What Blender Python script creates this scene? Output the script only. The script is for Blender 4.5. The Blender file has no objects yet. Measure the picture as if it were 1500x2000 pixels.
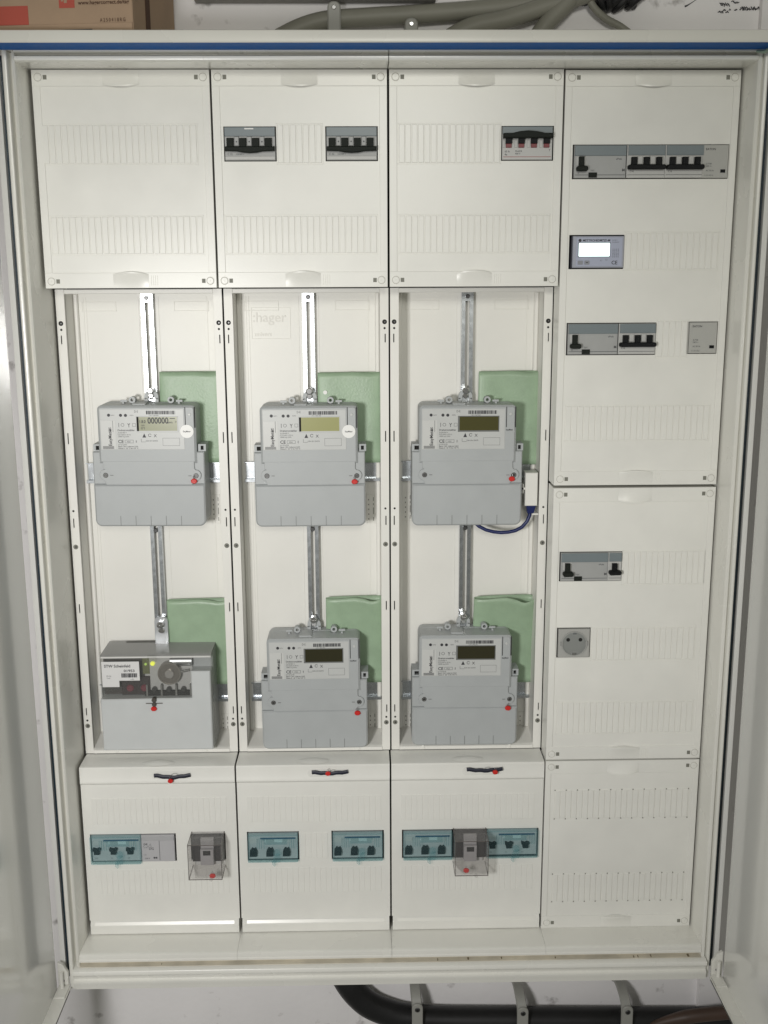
import bpy, bmesh, math, random
from mathutils import Matrix, Vector
random.seed(7)
S = 0.001                                   # everything below is written in millimetres
scene = bpy.context.scene
COL = scene.collection
R = math.radians

# ------------------------------------------------------------------ camera
cam_d = bpy.data.cameras.new("camera"); cam = bpy.data.objects.new("camera", cam_d); COL.objects.link(cam)
scene.camera = cam
yaw, pitch, roll = 0.018889, 0.210383, -0.004761
fw = Vector((math.sin(yaw)*math.cos(pitch), math.cos(yaw)*math.cos(pitch), -math.sin(pitch)))
rt = Vector((math.cos(yaw), -math.sin(yaw), 0)); up = rt.cross(fw)
r2 = math.cos(roll)*rt + math.sin(roll)*up; u2 = -math.sin(roll)*rt + math.cos(roll)*up
cam.matrix_world = Matrix(((r2.x, u2.x, -fw.x, .4614), (r2.y, u2.y, -fw.y, -1.59985), (r2.z, u2.z, -fw.z, 1.05562), (0, 0, 0, 1)))
cam_d.sensor_fit = 'HORIZONTAL'; cam_d.sensor_width = 36; cam_d.lens = 36*2087.8/1500
cam_d.clip_start = .02; cam_d.clip_end = 50
scene.render.resolution_x = 768; scene.render.resolution_y = 1024

# ------------------------------------------------------------------ world and lamps
w = bpy.data.worlds.new("World"); scene.world = w; w.use_nodes = True
bg = w.node_tree.nodes['Background']; bg.inputs[0].default_value = (.90, .89, .79, 1); bg.inputs[1].default_value = .17
def area(name, loc, target, size, sy, power, col):
    d = bpy.data.lights.new(name, 'AREA'); d.shape = 'RECTANGLE'; d.size = size; d.size_y = sy; d.energy = power; d.color = col
    o = bpy.data.objects.new(name, d); COL.objects.link(o); o.location = loc
    o.rotation_euler = (Vector(target)-Vector(loc)).to_track_quat('-Z', 'Y').to_euler(); return o
def spot(name, loc, target, ang, radius, power, col):
    d = bpy.data.lights.new(name, 'SPOT'); d.spot_size = R(ang); d.spot_blend = 1; d.shadow_soft_size = radius; d.energy = power; d.color = col
    o = bpy.data.objects.new(name, d); COL.objects.link(o); o.location = loc
    o.rotation_euler = (Vector(target)-Vector(loc)).to_track_quat('-Z', 'Y').to_euler(); return o
spot('work_lamp', (-.02, -1.62, .88), (.18, 0, .38), 92, .11, 68, (1.0, .985, .965))
spot('room_lamp', (.60, -3.1, 1.75), (.62, 0, 1.42), 46, .25, 84, (1.0, .985, .90))
scene.view_settings.view_transform = 'Standard'; scene.view_settings.look = 'None'
scene.view_settings.exposure = 0; scene.view_settings.gamma = 1
scene.render.engine = 'CYCLES'
scene.cycles.max_bounces = 8; scene.cycles.transparent_max_bounces = 16

# ------------------------------------------------------------------ materials
MATS = {}
def mat(name, col, rough=.45, metal=0, noise=0, nscale=60, bump=0, bscale=900, coat=0, emit=None, estr=0, spec=.5, trans=0, aniso=0):
    m = bpy.data.materials.new(name); m.use_nodes = True; nt = m.node_tree; b = nt.nodes['Principled BSDF']
    b.inputs['Base Color'].default_value = (*col, 1); b.inputs['Roughness'].default_value = rough; b.inputs['Metallic'].default_value = metal
    b.inputs['Coat Weight'].default_value = coat; b.inputs['Coat Roughness'].default_value = .12
    b.inputs['Specular IOR Level'].default_value = spec
    if trans: b.inputs['Subsurface Weight'].default_value = 0
    tc = nt.nodes.new('ShaderNodeTexCoord')
    if noise:
        n = nt.nodes.new('ShaderNodeTexNoise'); n.inputs['Scale'].default_value = nscale; n.inputs['Detail'].default_value = 5
        nt.links.new(tc.outputs['Object'], n.inputs['Vector'])
        r = nt.nodes.new('ShaderNodeValToRGB'); r.color_ramp.elements[0].position = .3; r.color_ramp.elements[1].position = .7
        r.color_ramp.elements[0].color = (*[c*(1-noise) for c in col], 1); r.color_ramp.elements[1].color = (*[min(1, c*(1+noise*.5)) for c in col], 1)
        nt.links.new(n.outputs['Fac'], r.inputs[0]); nt.links.new(r.outputs[0], b.inputs['Base Color'])
        mr = nt.nodes.new('ShaderNodeMapRange'); mr.inputs[3].default_value = rough*.85; mr.inputs[4].default_value = min(1, rough*1.2)
        nt.links.new(n.outputs['Fac'], mr.inputs[0]); nt.links.new(mr.outputs[0], b.inputs['Roughness'])
    if bump:
        n2 = nt.nodes.new('ShaderNodeTexNoise'); n2.inputs['Scale'].default_value = bscale; n2.inputs['Detail'].default_value = 3
        nt.links.new(tc.outputs['Object'], n2.inputs['Vector'])
        bp = nt.nodes.new('ShaderNodeBump'); bp.inputs['Strength'].default_value = bump; bp.inputs['Distance'].default_value = .0006
        nt.links.new(n2.outputs['Fac'], bp.inputs['Height']); nt.links.new(bp.outputs[0], b.inputs['Normal'])
    if emit: b.inputs['Emission Color'].default_value = (*emit, 1); b.inputs['Emission Strength'].default_value = estr
    MATS[name] = m; return m
def clear(name, tint, fac=.25, rough=.08, body=(.6, .8, .85)):
    m = bpy.data.materials.new(name); m.use_nodes = True; nt = m.node_tree; b = nt.nodes['Principled BSDF']; out = nt.nodes['Material Output']
    b.inputs['Base Color'].default_value = (*body, 1); b.inputs['Roughness'].default_value = rough
    t = nt.nodes.new('ShaderNodeBsdfTransparent'); t.inputs[0].default_value = (*tint, 1)
    mx = nt.nodes.new('ShaderNodeMixShader')
    fr = nt.nodes.new('ShaderNodeLayerWeight'); fr.inputs[0].default_value = .25
    ma = nt.nodes.new('ShaderNodeMath'); ma.operation = 'MULTIPLY_ADD'; ma.use_clamp = True; ma.inputs[1].default_value = .35; ma.inputs[2].default_value = fac
    nt.links.new(fr.outputs['Facing'], ma.inputs[0]); nt.links.new(ma.outputs[0], mx.inputs[0])
    nt.links.new(t.outputs[0], mx.inputs[1]); nt.links.new(b.outputs[0], mx.inputs[2]); nt.links.new(mx.outputs[0], out.inputs[0])
    MATS[name] = m; return m
WHITE = mat('cover_plastic', (.835, .83, .785), .31, noise=.045, nscale=14, bump=.06, bscale=700)
GLOSSW = mat('cover_plastic_polished', (.84, .832, .775), .28)
WHITE2 = mat('mounting_plastic', (.82, .81, .765), .40, noise=.03, nscale=10, bump=.05, bscale=600)
PAINT = mat('cabinet_paint', (.82, .813, .76), .27, noise=.035, nscale=9, bump=.10, bscale=420, coat=.15)
DOORP = mat('door_paint', (.86, .86, .83), .2, noise=.03, nscale=5, bump=.10, bscale=300, coat=.6)
DOORP.node_tree.nodes['Principled BSDF'].inputs['Coat Roughness'].default_value = .07
GAPSHADE = mat('shaded_gasket', (.016, .032, .048), .35, noise=.1, nscale=40)  # near-black teal: shade of the gap beside the door is in the colour
BLUE = mat('blue_edge_film', (.0, .11, .42), .5, noise=.1, nscale=40, spec=.15)
METER = mat('meter_housing', (.43, .45, .455), .42, noise=.03, nscale=30, bump=.06, bscale=900)
MLABEL = mat('meter_label', (.55, .56, .55), .34, noise=.02, nscale=40)
METERD = mat('meter_groove', (.16, .165, .16), .5)
INK = mat('ink_print', (.025, .025, .03), .5)
INKG = mat('grey_ink_print', (.07, .075, .08), .5)
ZINC = mat('galvanised_steel', (.62, .65, .68), .24, 1, noise=.12, nscale=120, bump=.05)
CHROME = mat('chrome_screw', (.75, .75, .76), .13, 1)
SCREWD = mat('dark_screw', (.10, .10, .10), .35, .8)
DEV = mat('device_grey', (.39, .395, .39), .42, noise=.03, nscale=80, bump=.04)
DEVL = mat('device_light', (.53, .53, .515), .40, noise=.03, nscale=80)
WINDOW = mat('smoked_label_window', (.19, .225, .24), .38)
TOGG = mat('toggle_black', (.006, .007, .008), .55, spec=.2)
TOGGG = mat('toggle_grey', (.012, .015, .012), .6, spec=.2)
TOGR = mat('toggle_red', (.19, .02, .025), .4)
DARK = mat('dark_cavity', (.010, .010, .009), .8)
SLOTSHADE = mat('slot_shade', (.20, .20, .17), .6)  # for solid insets: the dark of the recess is put into this grey
SEAL = mat('seal_red', (.62, .025, .02), .35, bump=.2, bscale=500)
STRAP = mat('strap_black', (.012, .014, .030), .5, bump=.15)
WIRE = mat('seal_wire', (.5, .5, .5), .3, 1)
CABLE = mat('cable_blue', (.006, .015, .10), .35)
LCDB = mat('lcd_lit', (.31, .32, .20), .22, coat=.5)
LCDM = mat('lcd_plain', (.37, .37, .16), .22, coat=.5)
LCDD = mat('lcd_olive', (.075, .070, .022), .12, coat=.6)
LCDK = mat('lcd_dark', (.030, .028, .011), .10, coat=.6)
STICKGLINT = mat('sticker_glint_white', (.86, .86, .84), .4)  # sticker paper, also the white of the painted glints on breakers
SCREEN = mat('backlit_screen', (.8, .9, .9), .3, emit=(.80, 1.0, 1.0), estr=1.25)
BEZEL = mat('silver_bezel', (.41, .43, .50), .28, .2, coat=.3)
LEDY = mat('led_yellow', (.8, .8, .1), .3, emit=(.9, 1, .12), estr=.6)
LEDG = mat('led_green', (.3, .45, .1), .3, emit=(.5, .75, .15), estr=.5)
CARD = mat('cardboard', (.45, .32, .22), .85, noise=.07, nscale=25, bump=.3, bscale=300)
CARDR = mat('red_print', (.50, .10, .07), .7)
CARDT = mat('brown_print', (.10, .05, .03), .8)
CONDUIT = mat('grey_conduit', (.25, .245, .205), .5, noise=.08, nscale=12, bump=.1)
CLIP = mat('conduit_clip', (.34, .34, .315), .5)
BLACKP = mat('black_cable_sheath', (.010, .010, .011), .42, noise=.3, nscale=20)
BROWN = mat('brown_pipe', (.075, .045, .032), .5, noise=.3, nscale=15)
CYAN = clear('cyan_clear_plastic', (.905, .955, .96), .03, .04, (.27, .46, .50))
SMOKE = clear('clear_seal_plastic', (.965, .96, .96), .025, .05, (.6, .6, .6))
GLASSG = clear('grey_clear_housing', (.95, .95, .945), .05, .08, (.45, .46, .45))
TOPG = clear('grey_clear_top', (.7, .7, .7), .5, .12, (.5, .5, .49))
# green sleeve: thin translucent sheet
SLEEVE = mat('green_sleeve_sheet', (.33, .45, .31), .38, noise=.12, nscale=30, bump=.6, bscale=330)
_b = SLEEVE.node_tree.nodes['Principled BSDF']; _b.inputs['Transmission Weight'].default_value = 0
# wall plaster with stains
WALL = mat('wall_plaster', (.90, .88, .885), .8, noise=.06, nscale=5, bump=.9, bscale=90)
_nt = WALL.node_tree; _b = _nt.nodes['Principled BSDF']; _src = _b.inputs['Base Color'].links[0].from_socket
_tc = _nt.nodes.new('ShaderNodeTexCoord'); _n = _nt.nodes.new('ShaderNodeTexNoise'); _n.inputs['Scale'].default_value = 26; _n.inputs['Detail'].default_value = 8
_r = _nt.nodes.new('ShaderNodeValToRGB'); _r.color_ramp.elements[0].position = .64; _r.color_ramp.elements[1].position = .76
_mx = _nt.nodes.new('ShaderNodeMixRGB'); _mx.inputs[2].default_value = (.33, .31, .30, 1)
_nt.links.new(_tc.outputs['Object'], _n.inputs['Vector']); _nt.links.new(_n.outputs['Fac'], _r.inputs[0]); _nt.links.new(_r.outputs[0], _mx.inputs[0])
_nt.links.new(_src, _mx.inputs[1]); _nt.links.new(_mx.outputs[0], _b.inputs['Base Color'])
# grime in the sill groove
GRIME = mat('dirty_sill', (.74, .69, .58), .7, noise=.22, nscale=22, bump=.4, bscale=200)

# ------------------------------------------------------------------ mesh builder
class MB:
    def __init__(s): s.v = []; s.f = []
    def add(s, vs, fs):
        o = len(s.v); s.v += [tuple(v) for v in vs]; s.f += [tuple(i+o for i in f) for f in fs]; return s
    def box(s, x0, x1, y0, y1, z0, z1):
        return s.add([(x0,y0,z0),(x1,y0,z0),(x1,y1,z0),(x0,y1,z0),(x0,y0,z1),(x1,y0,z1),(x1,y1,z1),(x0,y1,z1)],
                     [(0,1,5,4),(1,2,6,5),(2,3,7,6),(3,0,4,7),(4,5,6,7),(3,2,1,0)])
    def poly(s, pts, y0, y1, b=0):
        """xz outline (counter-clockwise seen from the front) extruded from front y0 to back y1, front edge chamfered by b"""
        n = len(pts); rings = []
        if b:
            ins = []
            for i in range(n):
                p0, p, p1 = Vector(pts[i-1]), Vector(pts[i]), Vector(pts[(i+1) % n])
                d0 = (p-p0).normalized(); d1 = (p1-p).normalized()
                n0 = Vector((-d0.y, d0.x)); n1 = Vector((-d1.y, d1.x)); m = (n0+n1)
                m = m/max(.4, m.length_squared/2) if m.length > 1e-6 else n0
                ins.append(p+m*b)
            mid = [(Vector(a)*.35+Vector(c)*.65) for a, c in zip(pts, ins)]
            rings = [[(p[0], y0, p[1]) for p in ins], [(p[0], y0+b*.30, p[1]) for p in [(Vector(a)*.3+Vector(c)*.7) for a, c in zip(pts, ins)]], [(p[0], y0+b, p[1]) for p in pts], [(p[0], y1, p[1]) for p in pts]]
        else: rings = [[(p[0], y0, p[1]) for p in pts], [(p[0], y1, p[1]) for p in pts]]
        vs = [v for r in rings for v in r]; fs = [tuple(range(n))]
        for k in range(len(rings)-1):
            for i in range(n): j = (i+1) % n; fs.append((k*n+j, k*n+i, (k+1)*n+i, (k+1)*n+j))
        fs.append(tuple(reversed(range((len(rings)-1)*n, len(rings)*n))))
        return s.add(vs, fs)
    def rbox(s, x0, x1, y0, y1, z0, z1, b=1): return s.poly([(x0,z0),(x1,z0),(x1,z1),(x0,z1)], y0, y1, b)
    def rrect(s, x0, x1, y0, y1, z0, z1, r=3, b=.6, n=4, corners=(1,1,1,1)):
        pts = []
        for k, (cx, cz, a) in enumerate([(x0+r, z0+r, 180), (x1-r, z0+r, 270), (x1-r, z1-r, 0), (x0+r, z1-r, 90)]):
            if corners[k]:
                for i in range(n+1): t = R(a+90*i/n); pts.append((cx+r*math.cos(t), cz+r*math.sin(t)))
            else: pts.append(((x0, z0), (x1, z0), (x1, z1), (x0, z1))[k])
        return s.poly(pts, y0, y1, b)
    def cyl(s, cx, cz, r, y0, y1, n=20, b=0):
        return s.poly([(cx+r*math.cos(2*math.pi*i/n), cz+r*math.sin(2*math.pi*i/n)) for i in range(n)], y0, y1, b)
    def ring(s, cx, cz, ro, ri, y0, y1, n=24, a0=0, a1=360):
        full = (a1-a0) >= 360; m = n if full else n+1; vs = []; fs = []
        for i in range(m):
            t = R(a0+(a1-a0)*i/n); c, q = math.cos(t), math.sin(t)
            vs += [(cx+ro*c, y0, cz+ro*q), (cx+ri*c, y0, cz+ri*q), (cx+ri*c, y1, cz+ri*q), (cx+ro*c, y1, cz+ro*q)]
        for i in range(n):
            a = 4*i; b_ = 4*((i+1) % m)
            for k in range(4): fs.append((a+k, a+(k+1) % 4, b_+(k+1) % 4, b_+k))
        if not full: fs += [(0, 1, 2, 3), (4*n+3, 4*n+2, 4*n+1, 4*n)]
        return s.add(vs, fs)
    def exx(s, prof, x0, x1):
        n = len(prof); vs = [(x0, *p) for p in prof]+[(x1, *p) for p in prof]
        return s.add(vs, [(i, (i+1) % n, n+(i+1) % n, n+i) for i in range(n)]+[tuple(reversed(range(n))), tuple(range(n, 2*n))])
    def exz(s, prof, z0, z1):
        n = len(prof); vs = [(*p, z0) for p in prof]+[(*p, z1) for p in prof]
        return s.add(vs, [(i, (i+1) % n, n+(i+1) % n, n+i) for i in range(n)]+[tuple(reversed(range(n))), tuple(range(n, 2*n))])
    def tube(s, pts, r, n=14, cap=True, flat=1.0):
        P = [Vector(p) for p in pts]; vs = []; fs = []; rr = r if isinstance(r, (list, tuple)) else [r]*len(P); prev = None
        for i, p in enumerate(P):
            d = (P[min(i+1, len(P)-1)]-P[max(i-1, 0)]).normalized()
            a = (prev if prev is not None else (Vector((0, 1, 0)) if abs(d.y) < .9 else Vector((0, 0, 1)))); a = (a-d*a.dot(d)).normalized(); prev = a; b = d.cross(a)
            for k in range(n): t = 2*math.pi*k/n; vs.append(p+(a*math.cos(t)*flat+b*math.sin(t))*rr[i])
        for i in range(len(P)-1):
            for k in range(n): j = (k+1) % n; fs.append((i*n+k, i*n+j, (i+1)*n+j, (i+1)*n+k))
        if cap: fs += [tuple(reversed(range(n))), tuple(range((len(P)-1)*n, len(P)*n))]
        return s.add(vs, fs)
    def plate(s, x0, x1, z0, z1, y0, y1, holes=()):
        """slab with rectangular openings cut right through"""
        xs = sorted({x0, x1, *[h[0] for h in holes], *[h[1] for h in holes]}); zs = sorted({z0, z1, *[h[2] for h in holes], *[h[3] for h in holes]})
        nx, nz = len(xs), len(zs); vid = {}
        def V(i, j, k):
            if (i, j, k) not in vid: vid[(i, j, k)] = len(s.v); s.v.append((xs[i], (y0, y1)[k], zs[j]))
            return vid[(i, j, k)]
        def solid(i, j):
            if not (0 <= i < nx-1 and 0 <= j < nz-1): return False
            cx = (xs[i]+xs[i+1])/2; cz = (zs[j]+zs[j+1])/2
            return not any(h[0] < cx < h[1] and h[2] < cz < h[3] for h in holes)
        for i in range(nx-1):
            for j in range(nz-1):
                if not solid(i, j): continue
                s.f.append((V(i,j,0), V(i+1,j,0), V(i+1,j+1,0), V(i,j+1,0))); s.f.append((V(i,j+1,1), V(i+1,j+1,1), V(i+1,j,1), V(i,j,1)))
                if not solid(i-1, j): s.f.append((V(i,j,0), V(i,j+1,0), V(i,j+1,1), V(i,j,1)))
                if not solid(i+1, j): s.f.append((V(i+1,j+1,0), V(i+1,j,0), V(i+1,j,1), V(i+1,j+1,1)))
                if not solid(i, j-1): s.f.append((V(i+1,j,0), V(i,j,0), V(i,j,1), V(i+1,j,1)))
                if not solid(i, j+1): s.f.append((V(i,j+1,0), V(i+1,j+1,0), V(i+1,j+1,1), V(i,j+1,1)))
        return s
    def text(s, txt, x, z, h, y, align='LEFT', rot=0, sx=1.0, bold=0.0, depth=0):
        c = bpy.data.curves.new('lettering', 'FONT'); c.body = txt; c.size = h*1.42; c.align_x = align; c.resolution_u = 3; c.offset = min(bold, .026)*h; c.extrude = depth
        o = bpy.data.objects.new('lettering', c); me = bpy.data.meshes.new_from_object(o)
        ca, sa = math.cos(R(rot)), math.sin(R(rot))
        s.add([(x+(v.co.x*sx)*ca-v.co.y*sa, y-v.co.z, z+(v.co.x*sx)*sa+v.co.y*ca) for v in me.vertices], [tuple(p.vertices) for p in me.polygons])
        bpy.data.objects.remove(o); bpy.data.curves.remove(c); bpy.data.meshes.remove(me); return s
    def mesh(s, name, m, org=(0, 0, 0), recalc=True):
        me = bpy.data.meshes.new(name)
        me.from_pydata([((v[0]-org[0])*S, (v[1]-org[1])*S, (v[2]-org[2])*S) for v in s.v], [], s.f)
        if recalc:
            bm = bmesh.new(); bm.from_mesh(me); bmesh.ops.recalc_face_normals(bm, faces=bm.faces); bm.to_mesh(me); bm.free()
        me.polygons.foreach_set('use_smooth', [True]*len(me.polygons)); me.set_sharp_from_angle(angle=R(32)); me.materials.append(m); me.update()
        return me
ORG = {}
def part(name, mb, m, parent, flat=False, kind=None, label=None):
    o = bpy.data.objects.new(name, mb.mesh(name, m, ORG[parent.name], recalc=not flat)); COL.objects.link(o)
    o.parent = parent; ORG[o.name] = ORG[parent.name]
    if kind: o['kind'] = kind
    if label: o['label'] = label
    return o
def inst(name, me, parent, loc):
    """one more part sharing a mesh; loc in the same millimetres as the parent's drawing"""
    o = bpy.data.objects.new(name, me); COL.objects.link(o); o.parent = parent; g = ORG[parent.name]
    o.location = ((loc[0]-g[0])*S, (loc[1]-g[1])*S, (loc[2]-g[2])*S); ORG[o.name] = tuple(g[i]-loc[i] for i in range(3)); return o
def thing(name, label, cat, org, group=None, local=False):
    o = bpy.data.objects.new(name, None); COL.objects.link(o); o.empty_display_size = .01
    o.location = (org[0]*S, org[1]*S, org[2]*S); o['label'] = label; o['category'] = cat
    if group: o['group'] = group
    ORG[o.name] = (0, 0, 0) if local else tuple(org)
    return o
def solo(name, mb, m, label, cat, org, group=None, local=False, flat=False):
    o = bpy.data.objects.new(name, mb.mesh(name, m, (0, 0, 0) if local else org, recalc=not flat)); COL.objects.link(o)
    o.location = (org[0]*S, org[1]*S, org[2]*S); o['label'] = label; o['category'] = cat
    if group: o['group'] = group
    ORG[o.name] = (0, 0, 0) if local else tuple(org); return o
def struct(name, mb, m):
    o = bpy.data.objects.new(name, mb.mesh(name, m)); COL.objects.link(o); o['kind'] = 'structure'; ORG[o.name] = (0, 0, 0); return o
def copy_tree(o, parent=None):
    c = o.copy(); COL.objects.link(c); c.parent = parent; ORG[c.name] = ORG[o.name]
    for ch in list(o.children): copy_tree(ch, c)
    return c

# ------------------------------------------------------------------ wall
WY = 140
struct('wall', MB().box(-900, 1900, WY, WY+60, -900, 2300), WALL)
pier = struct('wall_pier', MB().box(1069, 1500, WY-14, WY+1, -900, 2300), WALL)

# ------------------------------------------------------------------ cabinet
cab = thing('electrical_cabinet', 'large white wall cabinet with both doors open and blue edge strips', 'cabinet', (500, WY, -60))
def sweep_z(prof, z0, z1): return MB().exz(prof, z0, z1)
OUT = 19
left_prof = [(-4,60),(-4,-50),(-4.7,-54),(-6.5,-56),(-8,-55),(-8.5,-44),(-11.5,-42),(-13,-44),(-13.4,-57),(-14.2,-59.3),(-16,-60),(-18.6,-60),(-20,-59),(-20.4,-57),(-20.4,132),(-18,132),(-18,60)]
right_prof = [(1004,60),(1004,-50),(1004.7,-54.5),(1006.5,-56),(1009.5,-56),(1010.3,-55),(1010.8,-51),(1012.3,-51),(1012.8,-56),(1013.6,-57.5),(1016.5,-58),(1018.2,-57.2),(1018.6,-55),(1018.6,132),(1016,132),(1016,60)]
part('side_panel', MB().exz(left_prof, -57, 1364), PAINT, cab)
part('side_panel', MB().exz(right_prof, -57, 1364), PAINT, cab)
top_prof = [(60,1353),(-46,1350.6),(-50,1350.6),(-54.5,1351),(-56.5,1352.5),(-57,1354),(-57,1357),(-55.5,1358),(-44,1358.4),(-44,1361.6),(-58,1361.9),(-60,1362.4),(-60,1364.1),(-59,1364.8),(60,1364.8)]
bot_prof = [(60,-1),(0,-1),(-50,.4),(-53.5,0),(-55.5,-1.5),(-56,-4),(-56,-8),(-57.5,-9.5),(-57.5,-12),(-56,-13),(-46,-13.5),(-46,-20)]
sill_prof = [(-44,-20.6),(-58,-20.6),(-62,-21.2),(-66,-23),(-67.5,-25.5),(-67.5,-29),(-66,-31),(-63.5,-34),(-62.5,-38.5),(-63.5,-39.4),(-66.5,-40.5),(-67,-42.5),(-66,-46),(-65,-55),(-62,-56.8),(132,-56.8),(132,-52),(-44,-52)]
segs = [(-4,249.8),(250,499.4),(500.5,749.8),(750,1004)]
for a, b in segs:
    part('frame_profile', MB().exx(top_prof, a, b), PAINT, cab)
for a, b in [(-4,249.8),(250.1,499.7),(500.2,749.9),(750.2,1004)]:
    part('frame_profile', MB().exx(bot_prof+[(60,-20)], a, b), PAINT, cab)
part('sill', MB().exx(sill_prof, -13, 1011), PAINT, cab)
part('sill_groove', MB().box(-4, 1004, -58.5, -45.5, -20.5, -19.9).box(-4, 1004, -46.4, -45.5, -20, -14), GRIME, cab)
rnd_ = random.Random(5); m = MB()
for k in range(9):
    x = rnd_.uniform(0, 1000); r_ = rnd_.uniform(.4, 1.5); m.box(x, x+r_*2, -57.5+rnd_.random()*3, -52+rnd_.random()*2, -20.2, -19.5+rnd_.random())
part('dirt_crumbs', m, mat('crumb_brown', (.20, .16, .10), .9), cab, kind='stuff')
part('top_panel', MB().box(-20, 1018, -56, 132, 1364.9, 1368), PAINT, cab)
part('back_panel', MB().box(-20, 1018, 133, 137, -56, 1368), PAINT, cab)
part('interior_shade', MB().box(-3.5, 1003.5, 128, 130, -15, 1360), DARK, cab)  # black sheet standing in for the shade deep inside the cabinet
hood = part('top_hood', MB().exx([(-54,1366.9),(-104,1366.9),(-105.5,1364),(-108.6,1363.6),(-110,1365.4),(-110,1376),(-109,1378.5),(-106,1379.6),(132,1379.8),(132,1369),(-54,1369)], -42, 1062), PAINT, cab)
part('blue_strip', MB().exx([(-60.5,1364.3),(-104.5,1364.3),(-104.5,1366.7),(-60.5,1366.7)], -20, 1018), BLUE, cab)
part('gasket_gap_shade', MB().box(1018.9, 1029, -38, 20, -50, 1362), GAPSHADE, cab)
part('gasket_carrier', MB().box(1029.1, 1036.5, -46, 20, -50, 1362), DOORP, cab)
part('gasket_gap_shade', MB().box(-29.5, -20.7, -38, 20, -50, 1362), GAPSHADE, cab)
part('gasket_carrier', MB().box(-37.5, -29.6, -46, 20, -50, 1362), DOORP, cab)
part('corner_tape', MB().tube([(999,-62,1361.5),(1007,-70,1359.5),(1014,-84,1362.5),(1019,-100,1364)], [1.6,2.6,2.6,1.8], 8), mat('green_tape', (.30,.40,.32), .4), cab)
# doors, open at a right angle
def door(sgn, xi, label):
    """xi: inner face x; sgn +1 right door, -1 left door"""
    xo = xi+sgn*14; m = MB()
    prof = [(xi,-565),(xi,-72),(xi+sgn*1.2,-68),(xi+sgn*4,-65),(xo,-64),(xo,-565)]
    m.exz(prof, -50, 1362)
    d = part('door', m, DOORP, cab, label=label)
    xf = xi-sgn*21
    part('door_flange', MB().exx([(-68,-52),(-68,-49.4),(-565,-49.4),(-565,-52)], *sorted((xf, xo))), PAINT, d)
    part('door_flange', MB().box(*sorted((xf, xf+sgn*1.4)), -565, -74, -52.4, -48.2), PAINT, d)
    # hinge: bent leaf, barrel and screw
    x0 = xi-sgn*18
    h = MB().poly([(xi-sgn*1, -46), (xi-sgn*17, -46), (xi-sgn*17, -24), (xi-sgn*9, -10), (xi-sgn*1, -6)][::(1 if sgn < 0 else 1)], -66, -60, .8)
    h.box(*sorted((xi-sgn*18.5, xi-sgn*1)), -96, -62, -49, -47)
    part('hinge', h, PAINT, d)
    part('hinge_pin', MB().tube([(xi-sgn*8,-71,-47),(xi-sgn*8,-71,-20)], 3.2, 12), PAINT, d)
    part('hinge_screw', MB().cyl(xi-sgn*9, -38, 2.2, -67.5, -65, 10, .4), SCREWD, d)
    return d
door(-1, -38, 'left door opened towards the viewer')
door(1, 1037, 'right door opened towards the viewer')

# ------------------------------------------------------------------ blanking strips, latches, grips (shared meshes)
strip_me = MB().rbox(-3.95, 3.95, -1.1, .3, -26, 26, .6).mesh('blanking_strip', WHITE)
strip_notch = MB().rbox(-3.95, 3.95, -1.2, .3, -24.5, 24.5, .5).mesh('blanking_strip', WHITE)
strip_faint = MB().rbox(-4.1, 4.1, -.6, .3, -22.5, 22.5, .4).mesh('blanking_strip', WHITE)
latch_me = (MB().ring(0, 0, 6.6, 5.7, -.5, .5, 20).cyl(0, 0, 5.0, -1.3, .5, 20, .6).box(-2.8, 2.8, -1.6, -1, -.6, .6).box(-.6, .6, -1.6, -1, -3, 3)
            .box(-.8, .8, -.9, 0, 6.2, 7.4).box(-.8, .8, -.9, 0, -7.4, -6.2)).mesh('latch', WHITE)
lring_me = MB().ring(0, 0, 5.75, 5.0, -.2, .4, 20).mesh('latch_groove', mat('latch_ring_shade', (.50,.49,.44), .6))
slot_me = MB().box(-2.6, 2.6, -.12, .3, -3, 3).mesh('slot_shade', SLOTSHADE)
tick_me = MB().box(-2.1, .6, -.35, .3, 2.6, 4).mesh('latch_tick', SLOTSHADE)
def grip_mesh(up=1, wdt=25.5, hgt=19, bulge=5.6):
    m = MB(); n = 16; t_n = 5; vs = []; fs = []
    for i in range(n+1):
        u = -1+2*i/n; c = 1-u*u
        for k in range(t_n+1):
            t = k/t_n; z = hgt/2-t*(hgt-1)-t*c*3.2
            vs.append((u*wdt, -.2-bulge*c*(t**1.4)-.4*t, up*z))
        vs.append((u*wdt, .6, up*(-hgt/2+1-c*3.2-.5)))
    w_ = t_n+2
    for i in range(n):
        for k in range(w_-1): fs.append((i*w_+k, i*w_+k+1, (i+1)*w_+k+1, (i+1)*w_+k))
    m.add(vs, fs); m.add([(wdt*(-1+2*i/n), -1.2-bulge*(1-(-1+2*i/n)**2), up*(-hgt/2+1-(1-(-1+2*i/n)**2)*3.2+q)) for i in range(n+1) for q in (1.1, -.9)], [(2*i, 2*i+1, 2*i+3, 2*i+2) for i in range(n)])
    return m.mesh('grip', WHITE)
grip_dn = grip_mesh(1); grip_up = grip_mesh(-1)

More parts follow.
